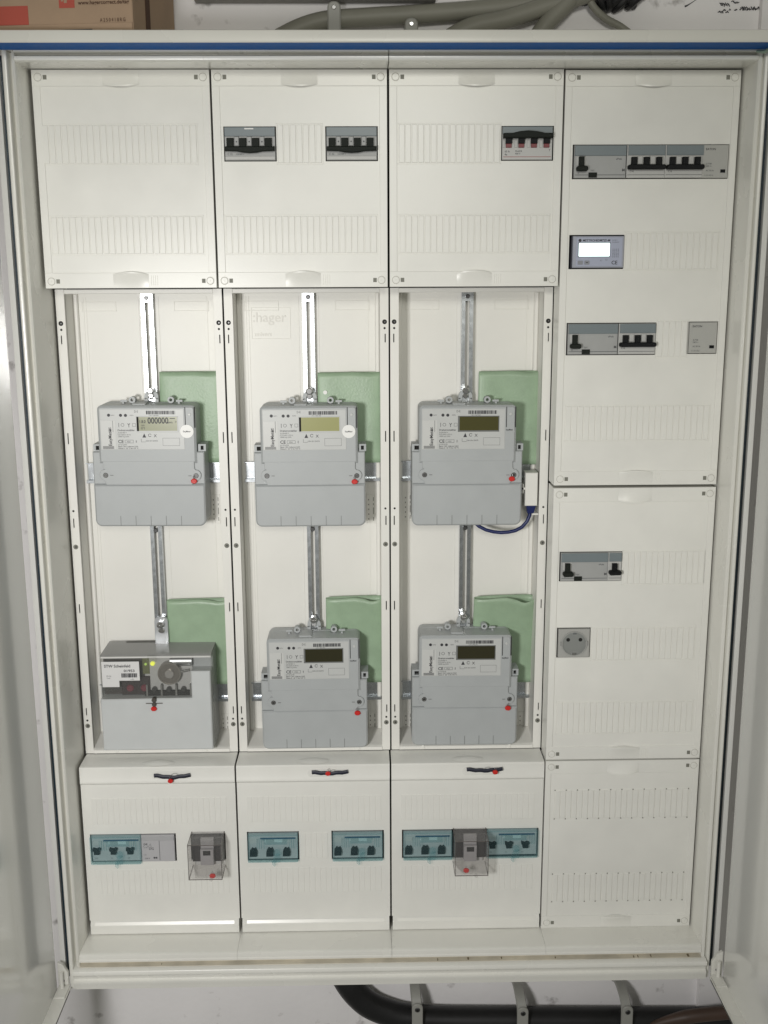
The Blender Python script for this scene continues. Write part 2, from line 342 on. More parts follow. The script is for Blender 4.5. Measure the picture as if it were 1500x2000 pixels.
def cover(label, x0, x1, z0, z1, holes=(), rows=(), band=22, side=11, group='white plastic field covers', grips=(1, 1), faint=False, notched=False, bandb=None, inset=3):
    bandb = band if bandb is None else bandb
    t = thing('cabinet_cover', label, 'cover', ((x0+x1)/2, 45, z0), group)
    p = MB().plate(x0, x1, z0, z1, 1.4, 4, [(h[0]-.9, h[1]+.9, h[2]-.8, h[3]+.8) for h in holes])
    # raised border
    p.rbox(x0, x1, 0, 1.4, z1-band, z1, .5); p.rbox(x0, x1, 0, 1.4, z0, z0+bandb, .5)
    p.rbox(x0, x0+side, .02, 1.4, z0+bandb, z1-band, .5); p.rbox(x1-side, x1, .02, 1.4, z0+bandb, z1-band, .5)
    # returns to the back
    il = inset if side == 11 else 0; p.box(x0+il, x0+il+2, 4, 45, z0, z1); p.box(x1-2-inset, x1-inset, 4, 45, z0, z1); p.box(x0+il+2, x1-2-inset, 4, 45, z1-2, z1); p.box(x0+il+2, x1-2-inset, 4, 45, z0, z0+2)
    part('panel', p, WHITE, t)
    xc = (x0+x1)/2
    for k, zz in enumerate((z1-10.5, z0+10.5)):
        if not grips[k]: continue
        inst('grip', grip_dn if k == 0 else grip_up, t, (xc, -.05, zz))
    if not faint:
        g_ = MB()
        for k in range(4): g_.rbox(xc+29+k*3, xc+29.9+k*3, -.7, .2, z0+4, z0+18, .2)
        part('moulded_ticks', g_, WHITE, t)
    for sx in (-1, 1):
        for zz in (z1-10, z0+10):
            lx = (x0+9 if sx < 0 else x1-9)
            inst('latch', latch_me, t, (lx, 0, zz)); inst('latch_groove', lring_me, t, (lx, 0, zz)); inst('slot_shade', slot_me if not faint else slot_me, t, (lx-sx*9.6, 0, zz))
    for (xa, n, zc) in rows:
        for i in range(n): inst('blanking_strip', strip_notch if faint else strip_me, t, (xa+9.1*(i+.5), 1.25, zc))
        m = MB(); xe = xa+9.1*n; zh = 28 if not faint else 25
        for (a, b, c, d) in ((xa-1.2, xe+1.2, zc+zh-.6, zc+zh), (xa-1.2, xe+1.2, zc-zh, zc-zh+.6), (xa-1.2, xa-.6, zc-zh, zc+zh), (xe+.6, xe+1.2, zc-zh, zc+zh)): m.rbox(a, b, .8, 1.6, c, d, .15)
        part('strip_border', m, WHITE, t)
        if notched:
            m = MB()
            for i in range(0, n+1, 2):
                for zz in (-25.4, 25.4): m.poly([(xa+9.1*i-1.1, zc+zz-.8), (xa+9.1*i+1.1, zc+zz-.8), (xa+9.1*i, zc+zz+1.1)], .25, 1.2)
            part('notches', m, SLOTSHADE, t)
    return t
def H(x0, x1, zc, h=46): return (x0, x1, zc-h/2, zc+h/2)
ZA, ZB = 1251, 1125.7
cover('blank top left cover with two rows of blanking strips and no breakers', .6, 249, 1051, 1350.6, rows=[(10, 24, ZA), (14, 24, ZB)])
cover('top cover holding two dark toggle breakers either side of a short strip row', 251.7, 498.7, 1051, 1350.6, holes=[H(267,340,ZA), H(411.5,484.5,ZA)], rows=[(342, 7, ZA), (265, 24, ZB)])
cover('top cover with a single red toggle switch at its right end', 501.7, 748.8, 1051, 1350.6, holes=[H(662,736,ZA)], rows=[(515, 16, ZA), (516, 24, ZB)])
cover('tall top right cover holding the lit display and residual current switches', 751.4, 1001, 752.8, 1349.4, side=10,
      holes=[H(765.5,989.5,1225.4), H(764.5,843.5,1099.5,47), H(764.5,896.5,973.7), H(945.5,988.5,974.7)],
      rows=[(846, 15, 1100.5), (899, 5, 973.5), (766, 24, 848)], grips=(1, 1))
cover('middle right cover holding the grey power socket', 751.4, 1001, 302, 748.6, holes=[H(764.5,860.5,624.3), H(764,815.5,500.2,48)],
      rows=[(863, 14, 621.5), (818, 18, 497.5), (767, 24, 373.6)], side=10)
cover('bottom right cover with two notched strip rows and no devices', 751.4, 1001, -1, 299.4, rows=[(768, 24, 223), (768, 24, 72.8)], faint=True, notched=True, side=9, grips=(1, 1))

# ------------------------------------------------------------------ lower covers with the sloping top
def low_cover(label, x0, x1, holes, blanks):
    t = thing('connection_cover', label, 'cover', ((x0+x1)/2, 45, 0), 'sloping lower covers under the meters')
    m = MB()
    m.exx([(50,299.6),(5,299),(1.6,298.2),(0,296),(0,277),(-.8,275.5),(-.8,271.5),(2,268),(4.5,268),(4.5,295),(50,296)], x0, x1)
    m.plate(x0, x1, 25, 268.2, 2, 4.5, [(h[0]-.9, h[1]+.9, h[2]-.8, h[3]+.8) for h in holes])
    m.exx([(2,25),(2,23.6),(-1.3,18.2),(-1.3,14.5),(-.9,12),(-.6,1.2),(.5,0),(45,0),(45,3),(4.5,3),(4.5,25)], x0+1.5, x1-1.5)
    m.box(x0+2.5, x0+4.5, 4.5, 50, 3, 296); m.box(x1-4.5, x1-2.5, 4.5, 50, 3, 296)
    part('panel', m, WHITE, t)
    xc = (x0+x1)/2
    part('fillet', MB().add([(x0+9,.6,21.9),(x1-9,.6,21.9),(x1-9,-2.05,17.5),(x0+9,-2.05,17.5),(x1-9,-1.2,17.2),(x0+9,-1.2,17.2)], [(0,3,2,1),(3,5,4,2)]), GLOSSW, t, flat=True)
    # shallow thumb grip on the slope, strap slot lip
    e = [(26*math.cos(a*math.pi/12), 26*0) for a in range(24)]
    g = MB(); n = 24; vs = [(xc, 13, 303)]; fs = []
    for i in range(n): a = 2*math.pi*i/n; vs.append((xc+26*math.cos(a), 13+10.5*math.sin(a), 299.8+.3*math.sin(a)))
    fs = [(0, i+1, (i+1) % n+1) for i in range(n)]; g.add(vs, fs); part('grip', g, WHITE, t)
    part('strap_slot', MB().rrect(xc+24-33, xc+24+31, -.5, .6, 277.6, 292.6, 7, .4, 6), WHITE, t)
    for (xa, n, zc) in [(x0+15, 24, 221), (x0+15, 24, 94)]+blanks:
        for i in range(n): inst('blanking_strip', strip_faint, t, (xa+9.1*(i+.5), 2-.02, zc))
    return t
low_cover('lower left cover holding one cyan breaker, a grey module and a sealed clear box', .5, 248.8, [H(11,148.5,156,48), H(174,229,156)], [])
low_cover('lower middle cover holding two separate cyan breakers', 251.6, 498.8, [H(266,349,155.7,50), H(404,488,155.7,50)], [(352, 5, 156)])
low_cover('lower cover holding a continuous band of cyan breakers with a clear box between', 501.6, 749.2, [H(519.5,742,155.6,50)], [])

# ------------------------------------------------------------------ meter panels
hole_me = MB().cyl(0, 0, 3.6, -.15, .5, 18).mesh('screw_hole', DARK)
hole_sm = MB().cyl(0, 0, 1.7, -.15, .5, 12).mesh('screw_hole', DARK)
hole_gr = MB().cyl(0, 0, 3.9, -.15, .5, 18).mesh('screw_hole', SLOTSHADE)
scr_me = MB().cyl(.4, 0, 1.5, -.6, .5, 10, .3).mesh('screw', SCREWD)
def slotted(x, z0, z1, y=92):
    """galvanised hanger rail: two edges and a slot between"""
    return MB().plate(x-9.2, x+9.2, z0, z1, y, y+2, [(x-3.2, x+3.2, z0+9, z1-15)]).box(x-9.2, x-7.8, y+2, y+11, z0, z1).box(x+7.8, x+9.2, y+2, y+11, z0, z1)
def meter_panel(label, x0, x1, railx, zr, railx2, zr2, vents, holes_l, holes_r, brand=False):
    t = thing('meter_panel', label, 'meter panel', ((x0+x1)/2, 110, 318), 'open meter mounting panels')
    zt, zb = 1049.5, 300.6
    for k, (a, b, xs) in enumerate(((x0, x0+13, x0), (x1-13, x1, x1))):
        sl = [( (x0+4.5 if k == 0 else x1-6), (x0+6.2 if k == 0 else x1-4.3), za, zb_) for za, zb_ in ((968, 981), (815, 832), (682, 697), (542, 557), (367, 380))]
        r = part('side_rail', MB().plate(a, b, zb, zt, 50, 53, sl), WHITE2, t)
        r2 = MB().box(*((b-2, b) if k == 0 else (a, a+2)), 53, 106, zb, zt).box(a, b, 56, 58, zb, zt)
        part('rail_web', r2, WHITE2, t)
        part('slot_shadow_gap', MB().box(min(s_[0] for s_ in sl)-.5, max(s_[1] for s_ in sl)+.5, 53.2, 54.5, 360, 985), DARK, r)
        hx = x0+6 if k == 0 else x1-6
        for (me_, z) in ((hole_me, 999), (hole_sm, 989.5), (hole_sm, 709), (hole_gr, 651), (hole_sm, 358.5), (hole_gr, 349)):
            inst('screw_hole', me_, t, (hx, 50, z))
        for z in (999, 651, 349): inst('screw', scr_me, t, (hx, 49.9, z))
    part('top_rail', MB().rbox(x0+13, x1-13, 50.3, 56, zt-7, zt, .8).box(x0+13, x1-13, 56, 106, zt-3, zt), WHITE2, t)
    b = MB().plate(x0+13, x1-13, 317, zt, 106, 109, [])
    for xa in (x0+27, x0+31, x1-31): b.rbox(xa, xa+.8, 105.3, 106.2, 330, zt-12, .2)
    b.rbox(railx-16, railx-15.2, 105.3, 106.2, 330, zt-12, .2); b.rbox(railx+15.2, railx+16, 105.3, 106.2, 330, zt-12, .2)
    for (a, c) in ((x0+25, x0+78), (x1-82, x1-28)): b.rbox(a, c, 105.0, 106.2, zt-34, zt-33.2, .2).rbox(a, c, 105.0, 106.2, zt-20, zt-19.2, .2).rbox(a, a+.8, 105, 106.2, zt-34, zt-20, .2).rbox(c-.8, c, 105, 106.2, zt-34, zt-20, .2)
    # side steps of the tray
    b.rbox(x0+13.2, x0+20, 98, 106.2, 317, zt-7, 1.5).rbox(x1-20, x1-13.2, 98, 106.2, 317, zt-7, 1.5)
    part('back_plate', b, WHITE2, t)
    if brand:
        part('embossed_border', MB().rbox(287,348,105.1,106.2,971.6,972.4,.2).rbox(287,348,105.1,106.2,1019.6,1020.4,.2).rbox(287,287.8,105.1,106.2,972,1020,.2).rbox(347.4,348.2,105.1,106.2,972,1020,.2), WHITE2, t)
        em = mat('embossed_plastic', (.74,.725,.68), .45)
        part('embossed_lettering', MB().text(':hager', 288.5, 998, 15, 105.6, sx=1.02, depth=.7, bold=.012).text('univers', 291.5, 976, 6.5, 105.6, depth=.6), em, t)
        m = MB()
        for i in range(26): m.rbox(358, 361.5 if i % 2 else 360, 105.3, 106.2, 1015-i*5.2, 1016-i*5.2, .1)
        part('embossed_scale', m, WHITE2, t)
    part('lower_ledge', MB().exx([(110,318),(56,308.5),(50,307),(49,306),(49,300.8),(53,300.8),(53,304),(110,314)], x0+13, x1-13), WHITE2, t)
    part('ledge_lip', MB().rbox(x0+13, x1-13, 48.2, 50, 300.8, 306.8, .5), WHITE2, t)
    part('ledge_clip', MB().rbox(x0+50, x0+54, 47, 50, 302, 310.5, .4).rbox(x1-54, x1-50, 47, 50, 302, 310.5, .4), WHITE2, t)
    for (xv, zv) in vents:
        v = MB().ring(0, 0, 1, .9, 0, .1, 4)
        v = MB().rbox(xv-6.5, xv-5.7, 104.9, 106.2, zv-24, zv+24, .2).rbox(xv+5.7, xv+6.5, 104.9, 106.2, zv-24, zv+24, .2).rbox(xv-6.5, xv+6.5, 104.9, 106.2, zv+23.2, zv+24, .2).rbox(xv-6.5, xv+6.5, 104.9, 106.2, zv-24, zv-23.2, .2)
        vp = part('knockout', v, WHITE2, t)
        d = MB()
        for (za, zb_) in ((-20,-14), (-9, 2), (6, 9), (13, 19)): d.box(xv+3.4, xv+4.4, 105.6, 106.1, zv+za, zv+zb_)
        for k in range(5): d.box(xv-4.5, xv-3, 105.6, 106.1, zv-18+k*8, zv-16+k*8)
        part('knockout_slots', d, SLOTSHADE, vp)
    for (zz, xr) in ((762, (x0+18, x1-14)), (388, (x0+18, x1-14))):
        d = MB().exx([(94,zz+15.5),(94,zz+14),(101,zz+13),(101,zz-11.5),(94,zz-12.5),(94,zz-17),(95.4,zz-17),(95.4,zz-13.8),(102.4,zz-12.6),(102.4,zz+14.2),(95.4,zz+15.5)], *xr)
        part('din_rail', d, ZINC, t)
    part('slotted_rail', slotted(railx, zr, 1044), ZINC, t); part('slotted_rail', slotted(railx2, zr2, 690), ZINC, t)
    for (xx, zz) in ((railx, 1036), (railx2, 667)): part('rail_screw', MB().cyl(xx, zz, 3.6, 90, 92.5, 14, .6).box(xx-2.4, xx+2.4, 89.5, 90.3, zz-.5, zz+.5), SCREWD, t)
    return t
meter_panel('left open meter panel behind the box labelled STW Scheinfeld', -.8, 249.2, 127.5, 870, 124, 480, [(220.5, 699), (222.5, 320+0)], 0, 0)
meter_panel('middle open meter panel with embossed lettering and label frame at its top left', 252, 500.8, 377, 870, 377.5, 500, [(472.5, 697), (472.5, 322)], 0, 0, brand=True)
meter_panel('right open meter panel with a white plug and blue cable at its edge', 503.4, 750.6, 625, 870, 625.5, 500, [(532.5, 700), (533, 321), (728, 318)], 0, 0)

# ------------------------------------------------------------------ electricity meters
def barcode(m, x0, x1, z0, z1, y, seed):
    rnd = random.Random(seed); x = x0
    while x < x1: w_ = rnd.choice((.6, .9, 1.5, 2.0)); m.box(x, min(x+w_, x1), y, y+.3, z0, z1); x += w_+rnd.choice((.4, .55, .8))
def meter(label, cx, zb, lcd, sticker=False, digits=False, seed=1, n=0):
    t = thing('electricity_meter', label, 'electricity meter', (cx, 100, zb), 'grey electricity meters', local=True)
    # drawn round x = 0 (middle), z = 0 (bottom), y = 0 front ... 60 back ; root sits at the back
    def Y(v): return v-60
    up_ = MB().rrect(-75, 75, Y(-1), Y(52), 100, 189.5, 6, 3.2, 4, (0,0,1,1)); up_.rrect(-74, 74, Y(40), Y(59), 100, 190, 7, 1.5)
    body = part('housing', up_, METER, t)
    lab = part('label_plate', MB().rbox(-71, 57.5, Y(-1.5), Y(0), 121.5, 184.5, .5), MLABEL, t)
    part('label_plate', MB().rbox(-70.5, -47.5, Y(-1.75), Y(-1), 122.5, 167, .2), mat('sticker_pale_%d' % n, (.60,.605,.59), .35), lab)
    lo = MB().rrect(-86, 86, Y(0), Y(58), 0, 66.5, 10, 2.4, 5, (1,1,0,0)); lo.rbox(-86, 86, Y(3), Y(58), 66.5, 117.5, 1.5)
    tc = part('terminal_cover', lo, METER, t)
    pts = [(-74.5, 66), (73.5, 66)]
    def arc(cx_, cz_, r, a0, a1, k=7): return [(cx_+r*math.cos(R(a0+(a1-a0)*i/k)), cz_+r*math.sin(R(a0+(a1-a0)*i/k))) for i in range(k+1)]
    pts = [(-66, 66.2), (66, 66.2)]+arc(72, 81, 9, -95, 88)+[(70.8, 92), (70.8, 120.5), (-70, 120.5), (-70, 92)]+arc(-67, 82, 9, 92, 262)
    part('front_flap', MB().poly(pts, Y(-.6), Y(4), .7), METER, tc)
    m = MB()
    for k in range(5): m.box(-47+k*23.6, -46.3+k*23.6, Y(-.25), Y(1), 1.8, 17)
    part('knockout_lines', m, METERD, tc)
    for sx, zz in ((-66.5, 81.5), (73, 80.5)):
        sc = part('seal_screw', MB().cyl(sx, zz, 4, Y(-1.2), Y(0), 16, .5), SCREWD, t)
        part('screw_slot', MB().ring(sx, zz, 3.3, 2.2, Y(-1.6), Y(-1), 14), CHROME, sc)
        part('arrow_mark', MB().box(sx+(7 if sx < 0 else -12), sx+(12 if sx < 0 else -7), Y(-.85), Y(0), zz-.5, zz+.5), METERD, tc)
    for a, b in ((-86, -71.5), (76, 88)):
        e = MB().plate(a, b, 117.5, 128.5, Y(10), Y(40), [(a+4, b-3.5, 119.5, 126)]); part('seal_lug', e, METER, tc)
        part('lug_opening', MB().box(a+3, b-2.5, Y(16), Y(17), 118.5, 127.5), DARK, tc)
    # display
    fr = part('display', MB().rbox(-15.5, 48.5, Y(-2), Y(-1), 148.8, 173.5, .5), METERD if not (sticker or digits) else MLABEL, t)
    part('display_glass', MB().box(-13, 47, Y(-2.25), Y(-1.9), 151, 172.3), lcd, fr)
    if sticker or digits: part('display_edge', MB().box(-14.6, -11.6, Y(-2.5), Y(-2.1), 150.6, 172.5), DARK, fr)
    if digits:
        dg = MB().text('000000', 2, 162.3, 9.4, Y(-2.5), sx=.80, bold=.05).text('1.8.0', -11, 163, 4.6, Y(-2.5), bold=.04, sx=.8).text('OBIS', -8.5, 158.5, 2, Y(-2.5)).text('I71', -8.5, 153.2, 4, Y(-2.5)).text('kWh', 33, 162.5, 2.6, Y(-2.5), bold=.02).text('>', 43.5, 163, 4, Y(-2.5)).box(36, 44, Y(-2.5), Y(-2.4), 169.5, 170.6)
        part('display_digits', dg, INK, fr, flat=True)
    # print
    y = Y(-1.62); p = MB()
    p.text('EasyMeter', -54, 127.5, 5.0, Y(-1.9), rot=90, bold=.05, sx=.92)
    p.text('Smart', -56.6, 150, 1.9, Y(-1.9), rot=90, bold=.03).text('Meter', -54.2, 150, 1.9, Y(-1.9), rot=90, bold=.03).box(-51.6, -51.1, Y(-1.9), Y(-1.8), 149, 166.5)
    p.cyl(-57, 175, 2.4, y, y+.3, 14).cyl(-38.8, 174.8, 2.4, y, y+.3, 14).cyl(-31.3, 174.7, 2.4, y, y+.3, 14)
    p.text('CE', -44.5, 132, 5, y, bold=.05)
    barcode(p, .2, 44.5, 176.3, 181.8, y, 40+seed)
    p.poly([(-7, 140.5), (-1.2, 140.5), (-4, 147)], y, y+.3)
    p.text('Y', -29, 156.5, 6.2, y, sx=.8, bold=.01).box(-42.5, -41.8, y, y+.3, 156.5, 163)
    p.text('Drehstromzähler', -44.5, 150.6, 2.7, y, sx=.98, bold=.03)
    p.text('EasyMeter', 59, 150.5, 2.5, Y(-1.3), bold=.03, sx=.72)
    part('lettering', p, INK, lab, flat=True)
    q = MB()
    q.text('INFO', -51, 174, 1.7, y, align='CENTER').text('INFO', -22, 174, 1.7, y, align='CENTER').text('3x230/400 V', -44.5, 147, 2, y, sx=.95).text('0,25-5(60) A 50 Hz', -44.5, 144, 2, y, sx=.9).text('10000 Imp./kWh', -44.5, 141, 2, y, sx=.9)
    q.ring(-36.5, 160, 2.6, 2.1, y, y+.3, 12).ring(-19, 160, 3.6, 3.1, y, y+.3, 4, 45, 405).text('D-E', -18, 179, 3.4, y, sx=.8)
    q.ring(4.5, 144, 2.6, 1.9, y, y+.3, 12, 20, 330).text('X', 10.5, 141, 4.6, y, bold=.01)
    q.box(-34, -21, y, y+.3, 132, 132.4).box(-34, -21, y, y+.3, 136.4, 136.8).box(-34, -33.6, y, y+.3, 132, 136.8).box(-21.4, -21, y, y+.3, 132, 136.8).text('M20', -31, 133, 2.2, y)
    q.text('8', -17.5, 132.5, 4, y, sx=.6).box(-9, -8.6, y, y+.3, 133.5, 138.8).box(-9, -2, y, y+.3, 133.5, 133.9).text('DIN EN 50470', -2, 134.3, 2.1, y).text('L1 L2 L3 N', -44.5, 128.6, 2, y, bold=.03).text('Bezug 1.8.0  Lieferung 2.8.0', -44.5, 125.7, 1.9, y, bold=.03).text('Klasse A  -25 °C bis +55 °C', -44.5, 122.9, 1.9, y, bold=.03)
    q.text('1 ESY11 0000 0000', 4, 173.9, 1.5, y, sx=.9)
    for k in range(4): q.box(-68, -51, Y(-1.9), Y(-1.85), 123.2+k*1.1, 123.8+k*1.1)
    q.box(24, 50, y, y+.3, 139.4, 139.7).box(24, 50, y, y+.3, 127.8, 128.1).box(24, 24.3, y, y+.3, 127.8, 139.7).box(49.7, 50, y, y+.3, 127.8, 139.7)
    part('lettering', q, INK, lab, flat=True)
    # twin grooves of the optical head guide
    for xx in (59, 73.2): part('guide_groove', MB().box(xx, xx+1.1, Y(-1.3), Y(2), 155.5, 187.2), DARK, body)
    part('guide_button', MB().cyl(66, 176, 2.4, Y(-1.9), Y(0), 14, .6), MLABEL, body)
    # hanger eye and tabs on the top edge
    part('hanging_eye', MB().ring(0, 198, 11, 5.2, Y(46), Y(52), 24, -20, 200).box(-11, -5.6, Y(46), Y(52), 187, 196).box(5.6, 11, Y(46), Y(52), 187, 196), METER, t)
    for sx in (-1, 1):
        xx = 30*sx+3
        part('seal_ring', MB().ring(xx, 195, 5.2, 2.4, Y(30), Y(42), 16), METER, t)
        x2 = 43*sx+3
        part('top_tab', MB().box(x2-5, x2+5, Y(30), Y(34), 192, 195).box(x2-1.5, x2+1.5, Y(26), Y(34), 186, 192), METER, t)
    part('top_catch', MB().rbox(-23, -3, Y(10), Y(40), 188, 191.5, .8), METER, t)
    bolt = part('hanging_bolt', MB().cyl(0, 208.5, 5.6, Y(36), Y(50), 18, 1.6).box(-3.6, 3.6, Y(35.4), Y(36.2), 208, 209).cyl(0, 200, 4.4, Y(42), Y(46), 16, 1), CHROME, t)
    if sticker or digits:
        st = part('round_sticker', MB().cyl(61.5, 150, 10.2, Y(-2), Y(-1.2), 32), STICKGLINT, t)
        part('lettering', MB().text('EasyMeter', 61.5, 148.8, 2.5, Y(-2.15), align='CENTER', bold=.03, sx=.8), INK, st, flat=True)
    return t
m1 = meter('upper left electricity meter whose display reads 000000 beside a round white sticker', 127.5, 685.5, LCDB, digits=True, seed=1, n=1)
m2 = meter('electricity meter with blank pale yellow display and a round white sticker', 377.5, 683, LCDM, sticker=True, seed=2, n=2)
m3 = meter('electricity meter with brownish olive display beside the white plug and blue cable', 622.3, 682.5, LCDD, seed=3, n=3)
m5 = meter('electricity meter with dark display, directly right of the box labelled STW Scheinfeld', 378, 308.5, LCDK, seed=5, n=5)
m6 = meter('electricity meter with almost black display, lower one in the rightmost meter panel', 622.7, 311, LCDK, seed=6, n=6)

for m_, a_ in ((m1, .35), (m2, -.15), (m3, .1), (m5, -.25), (m6, .2)): m_.rotation_euler = (0, R(a_), 0)

# ------------------------------------------------------------------ red seals
def seal(label, x, y, z, r=3.8, tilt=0):
    t = thing('red_seal', label, 'seal', (x, y, z), 'red wire seals', local=True)
    m = MB().poly([((r*1.12)*math.cos(a*math.pi/9)*(1+.07*math.sin(3*a+tilt)), r*.92*math.sin(a*math.pi/9)*(1+.05*math.cos(2*a+tilt))) for a in range(18)], -2.6, 1.2, 1.1)
    part('seal_body', m, SEAL, t)
    part('seal_wire', MB().tube([(0, -.5, r*.6), (1.4, -1.5, r+2), (.6, -.5, r+4.5), (-1.2, -1.5, r+3), (-.8, -.5, r*.7)], .35, 6), WIRE, t)
    return t
for (lb, x, z) in (('red seal on the meter whose display reads 000000', 197.8, 757.5), ('red seal on the meter with the pale yellow display', 446.8, 754.5),
                   ('red seal on the meter with the brownish olive display', 692, 757), ('round red seal on the meter right of the STW Scheinfeld box', 447.5, 371), ('round red seal on the lower rightmost meter', 693.5, 376.3)):
    seal(lb, x, 38, z, 4.3, x)
seal('dark red seal in the middle of the STW Scheinfeld box', 119.6, 26, 387.5, 4.2, 1)
seal('red seal hanging under the clear box at the lower left', 212.5, -36, 126, 4.3, 2)
seal('red seal hanging under the clear box in the long cyan breaker row', 621, -36, 129, 4.2, 3)
# straps
def strap(label, x, z, sag):
    t = thing('sealing_strap', label, 'strap', (x, 0, z), 'black straps on the sloping covers', local=True)
    pts = [(-29+58*i/12, -3.2-1.2*math.sin(math.pi*i/12), -sag*math.sin(math.pi*i/12)**2+(.6*math.sin(i*1.7))) for i in range(13)]
    part('band', MB().tube(pts, 3.3, 10, flat=.6), STRAP, t)
    part('wire', MB().tube([(-2, -5, 1), (2, -7, 5), (7, -5, 4.5), (9, -4, 1)], .3, 6), WIRE, t)
    return t
strap('black strap on the leftmost sloping cover, red seal under its middle', 149.5, 285, 2.8)
strap('black strap on the middle sloping cover, red seal over its middle', 402.5, 287.2, 1.6)
strap('black strap on the right sloping cover, red seal near its right end', 652, 288.6, 1.6)
seal('red seal hanging below the middle of the leftmost black strap', 147, -7, 277.5, 3.8, 4)
seal('red seal lying on the middle of the middle black strap', 399.5, -7.5, 287, 3.8, 5)
seal('red seal on the right end of the rightmost black strap', 668.5, -7.5, 285.5, 3.9, 6)

# ------------------------------------------------------------------ ripple control receiver
rr = thing('control_receiver', 'boxy grey receiver with clear window, labelled STW Scheinfeld 01953', 'control receiver', (125.5, 100, 314))
part('rear_housing', MB().rbox(38, 213.5, 52, 100, 316, 473.5, 2), METER, rr)
part('inner_board', MB().rbox(104, 181, 46, 52, 405, 470, .6), mat('inner_board_grey', (.50,.50,.49), .35), rr)
part('inner_recess', MB().box(38, 104, 47, 52, 405, 466), mat('inner_recess_dark', (.055,.05,.045), .5), rr)
pts = [(34.5, 315), (212, 315), (212, 449.5), (181, 449.5), (181, 404), (34.5, 403)]
part('terminal_cover', MB().poly(pts, 28, 60, 1.6), mat('receiver_cover', (.58,.60,.60), .45, noise=.03, nscale=30, bump=.06), rr)
w_ = part('clear_window', MB().rbox(38, 213, 30.5, 32, 403, 473.5, .5), GLASSG, rr)
part('sheen_tube', MB().tube([(146,47,461),(181,47,461)], 8.5, 20), mat('sheen_zinc', (.55,.56,.57), .42, 1), rr)  # metal tube added to give the window its bright sheen
part('clear_top', MB().exx([(31,474.4),(33,476),(40,477),(99,478),(99,475),(33,473)], 37, 213.6), TOPG, rr)
part('clear_side', MB().box(213, 214.4, 32, 99, 316, 475), GLASSG, rr)
part('clear_side', MB().box(36.8, 38.2, 32, 99, 330, 475), GLASSG, rr)
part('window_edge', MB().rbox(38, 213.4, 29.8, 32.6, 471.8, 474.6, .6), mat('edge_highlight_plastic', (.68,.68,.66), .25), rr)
lb = part('name_label', MB().poly([(38.8, 423.8), (66, 423.8), (66, 434.5), (99, 434.5), (99, 466.5), (38.8, 466.5)], 29.2, 30.3, .2), mat('name_label_white', (.72,.715,.71), .4), rr)
p = MB().text('STW Scheinfeld', 43, 457.2, 4.6, 28.9, bold=.055, sx=1.0).text('01953', 74, 449.4, 4.0, 28.9, bold=.03, sx=1.25)
barcode(p, 70, 95, 440, 447, 28.9, 77)
part('lettering', p, INK, lb, flat=True)
part('lettering', MB().text('ID-Nr.', 46, 441.5, 2.2, 28.9).text('Tarif', 46, 438, 2.2, 28.9).text('e-EN', 84, 436, 2, 28.9), INKG, lb, flat=True)
part('led_block', MB().rbox(101, 112, 44, 52, 440, 468, .6), mat('led_block_olive', (.15,.16,.07), .4), rr)
part('green_led', MB().cyl(106.5, 457, 2, 42, 46, 14, .6), LEDG, rr)
part('yellow_led', MB().cyl(117.5, 457.5, 3.6, 42, 46, 18, 1), LEDY, rr)
part('clip_tab', MB().rbox(113, 127, 27.8, 32, 466.5, 476.5, .6), GLASSG, rr)
dl = part('dial', MB().cyl(145.5, 444, 18.5, 34, 46, 40, 2), mat('dial_grey', (.27,.25,.225), .22, .5), rr)
part('dial_ring', MB().ring(145.5, 444, 18.6, 16.6, 33, 35, 40), mat('dial_rim', (.30,.28,.25), .25, .4), dl)
part('dial_hub', MB().cyl(146, 444, 7.2, 29, 34, 28, 1.4), mat('hub_grey', (.42,.41,.39), .18, .5), dl)
part('dial_rod', MB().tube([(162, 36, 446), (176, 40, 447.5)], 2.6, 10), CHROME, dl)
part('terminal_block', MB().box(104, 181, 40, 47, 404, 412), DARK, rr)
for k in range(4): part('terminal_barrier', MB().rbox(106+k*23.5, 109+k*23.5, 38, 47, 404, 423, .5), mat('barrier_grey_%d' % k, (.20,.2,.19), .5), rr)
for k in range(3): part('terminal_screw', MB().cyl(119+k*23.5, 415, 4, 38, 44, 14, .6), SCREWD, rr)
for x in (80, 103): part('red_terminal', MB().cyl(x, 417, 6, 40, 47, 16, 1.2), mat('dim_red_%d' % x, (.17,.03,.045), .4), rr)
part('red_socket_block', MB().rbox(66, 112, 43, 47.5, 405, 436, .8), mat('socket_block_dark', (.03,.02,.02), .5), rr)
part('seal_post', MB().cyl(120.5, 402, 4, 25, 32, 14, .8).box(107, 134, 27, 28.6, 395.5, 396.7).cyl(120.5, 395, 3.6, 24, 29, 12, .6), mat('seal_post_dark', (.10,.09,.08), .4, .3), rr)
part('hanging_tongue', MB().rrect(115.5, 137.5, 84, 90, 474, 524, 9, .6, 6, (0,0,1,1)), mat('tongue_zinc', (.66,.68,.70), .3, .7), rr)
part('hanging_bolt', MB().cyl(126.5, 512, 5.8, 74, 85, 18, 1.6).box(122.8, 130, 73.6, 74.4, 511.6, 512.6).cyl(127, 501, 5, 80, 85, 16, 1.2), CHROME, rr)
part('housing_vent', MB().box(66, 118, 90, 96, 478.2, 478.8), mat('vent_dark', (.12,.12,.11), .6), rr)

